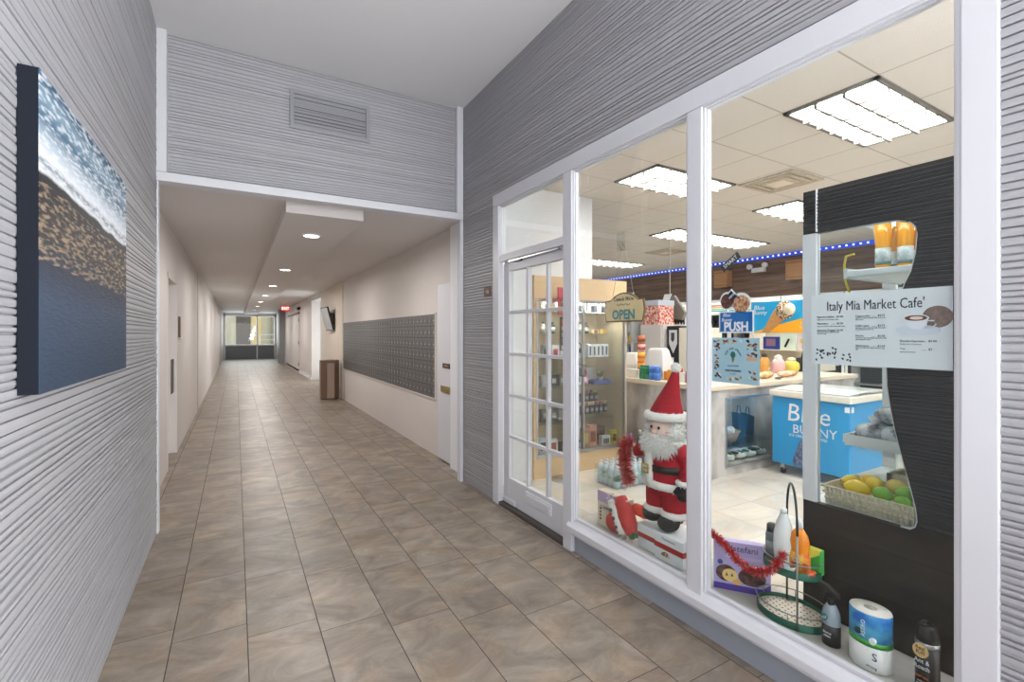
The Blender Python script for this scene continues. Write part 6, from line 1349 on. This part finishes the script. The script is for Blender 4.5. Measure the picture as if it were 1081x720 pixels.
MB().prism(cy(py_ + .018, ZL + .138, .012, .011, 12), 0, px_ - .058, px_ - .052).build('tree_print', col(22, 70, 60), t)
MB().prism(cy(py_ - .028, ZL + .118, .011, .012, 16), 0, px_ - .056, px_ - .045).build('seal', WHITE2, t)
lettering('ASTRO', .020, (px_ - .058, py_ + .0, ZL + .155), '-X', WHITE2, t, ax=((0, 0, 1), (0, 1, 0)))
lettering('S', .04, (px_ - .052, py_ - .034, ZL + .06), '-X', col(40, 70, 130), t); lettering('strong', .013, (px_ - .056, py_ - .026, ZL + .025), '-X', col(90, 90, 110), t)
# insect spray can
t = thing('aerosol_can', (2.085, .70, .2), 'black insect spray can with orange and white lettering by the right window jamb', 'aerosol can')
ax0, ay0 = 2.085, .700
MB().lathe(ax0, ay0, [(.032, ZL), (.034, ZL + .004), (.034, ZL + .165)], 26).build('body', mat('can_black', (.015, .013, .013), .3), t); MB().lathe(ax0, ay0, [(.0345, ZL + .163), (.0345, ZL + .178), (.032, ZL + .18)], 26).build('silver_rim', mat('can_silver', rgb(178, 178, 182), .3, .8), t)
MB().lathe(ax0, ay0, [(.033, ZL + .179), (.033, ZL + .20), (.026, ZL + .228), (.02, ZL + .235)], 24).build('cap', BLACK, t); MB().box(ax0 - .02, ax0 + .006, ay0 - .006, ay0 + .014, ZL + .226, ZL + .246).build('nozzle', mat('spray_black', (0, 0, 0)), t, bevel=.003)
MB().prism(cy(ay0 + .008, ZL + .15, .022, .024), 0, ax0 - .0352, ax0 - .028).build('oval_logo', col(226, 190, 130), t)
lettering('Real', .016, (ax0 - .036, ay0 + .008, ZL + .16), '-X', BLACK, t); lettering('Kill', .019, (ax0 - .036, ay0 + .008, ZL + .145), '-X', BLACK, t)
lettering('Ant &\nRoach', .021, (ax0 - .0355, ay0 + .004, ZL + .105), '-X', WHITE2, t, squash=.85); lettering('FAST KILL', .009, (ax0 - .0355, ay0 + .004, ZL + .062), '-X', col(226, 130, 60), t); lettering('indoor\noutdoor', .009, (ax0 - .0355, ay0 + .004, ZL + .042), '-X', col(200, 200, 200), t)

# ================================================================== details that belong to a part go one level deeper
def deeper(root):
    ch = list(root.children); by = {}
    for c in ch: by.setdefault(c.name.split('.')[0], c)
    rules = [(('label', 'lettering', 'label_band', 'base_band', 'oval_logo', 'round_logo', 'seal', 'tree_print', 'lilac_band', 'coffee_disc', 'bean_mark', 'violet_band', 'violet_corner', 'chocolate_cookie', 'dipped_cookie', 'vanilla_cookie', 'green_panel', 'dark_graphic', 'socket_plate', 'lock_plate', 'shield'), ('body', 'box', 'plate', 'face', 'backing', 'pack')),
             (('menu_line', 'menu_price', 'menu_text', 'coffee_beans', 'powder_disc', 'saucer', 'cup', 'lettering'), ('board', 'sheet', 'blue_panel', 'poster_board')),
             (('arched_letter', 'product_pictures', 'bar_picture', 'cone_scoop', 'cone_wafer'), ('sheet',)),
             (('eye', 'nose', 'cheek', 'moustache'), ('head',)), (('buckle',), ('belt',)), (('hat_brim', 'pompom'), ('hat',)),
             (('caster_fork',), ('caster',)), (('mail_flap',), ('mail_slot',)), (('closer_clip',), ('closer_arm',)), (('handle',), ('door',)),
             (('stripe',), ('header',)), (('picture',), ('black_strip', 'card')), (('pen',), ('card',)), (('flap',), ('plate',)),
             (('niche_glass',), ('niche_frame',)), (('screen',), ('casing',)), (('glass_pane', 'glazing_bar'), ('door_frame',)), (('trigger',), ('trigger_head',)),
             (('wafer_cone', 'cone_dip', 'cone_cream', 'poster_orange', 'round_badge', 'lettering'), ('poster_board',)), (('poster_picture',), ('red_poster',))]
    for names, hosts in rules:
        host = next((by[h] for h in hosts if h in by), None)
        if host is None: continue
        for c in ch:
            if c.parent is root and c is not host and c.name.split('.')[0] in names: c.parent = host
for o in [q for q in COL.objects if q.parent is None and q.children]: deeper(o)
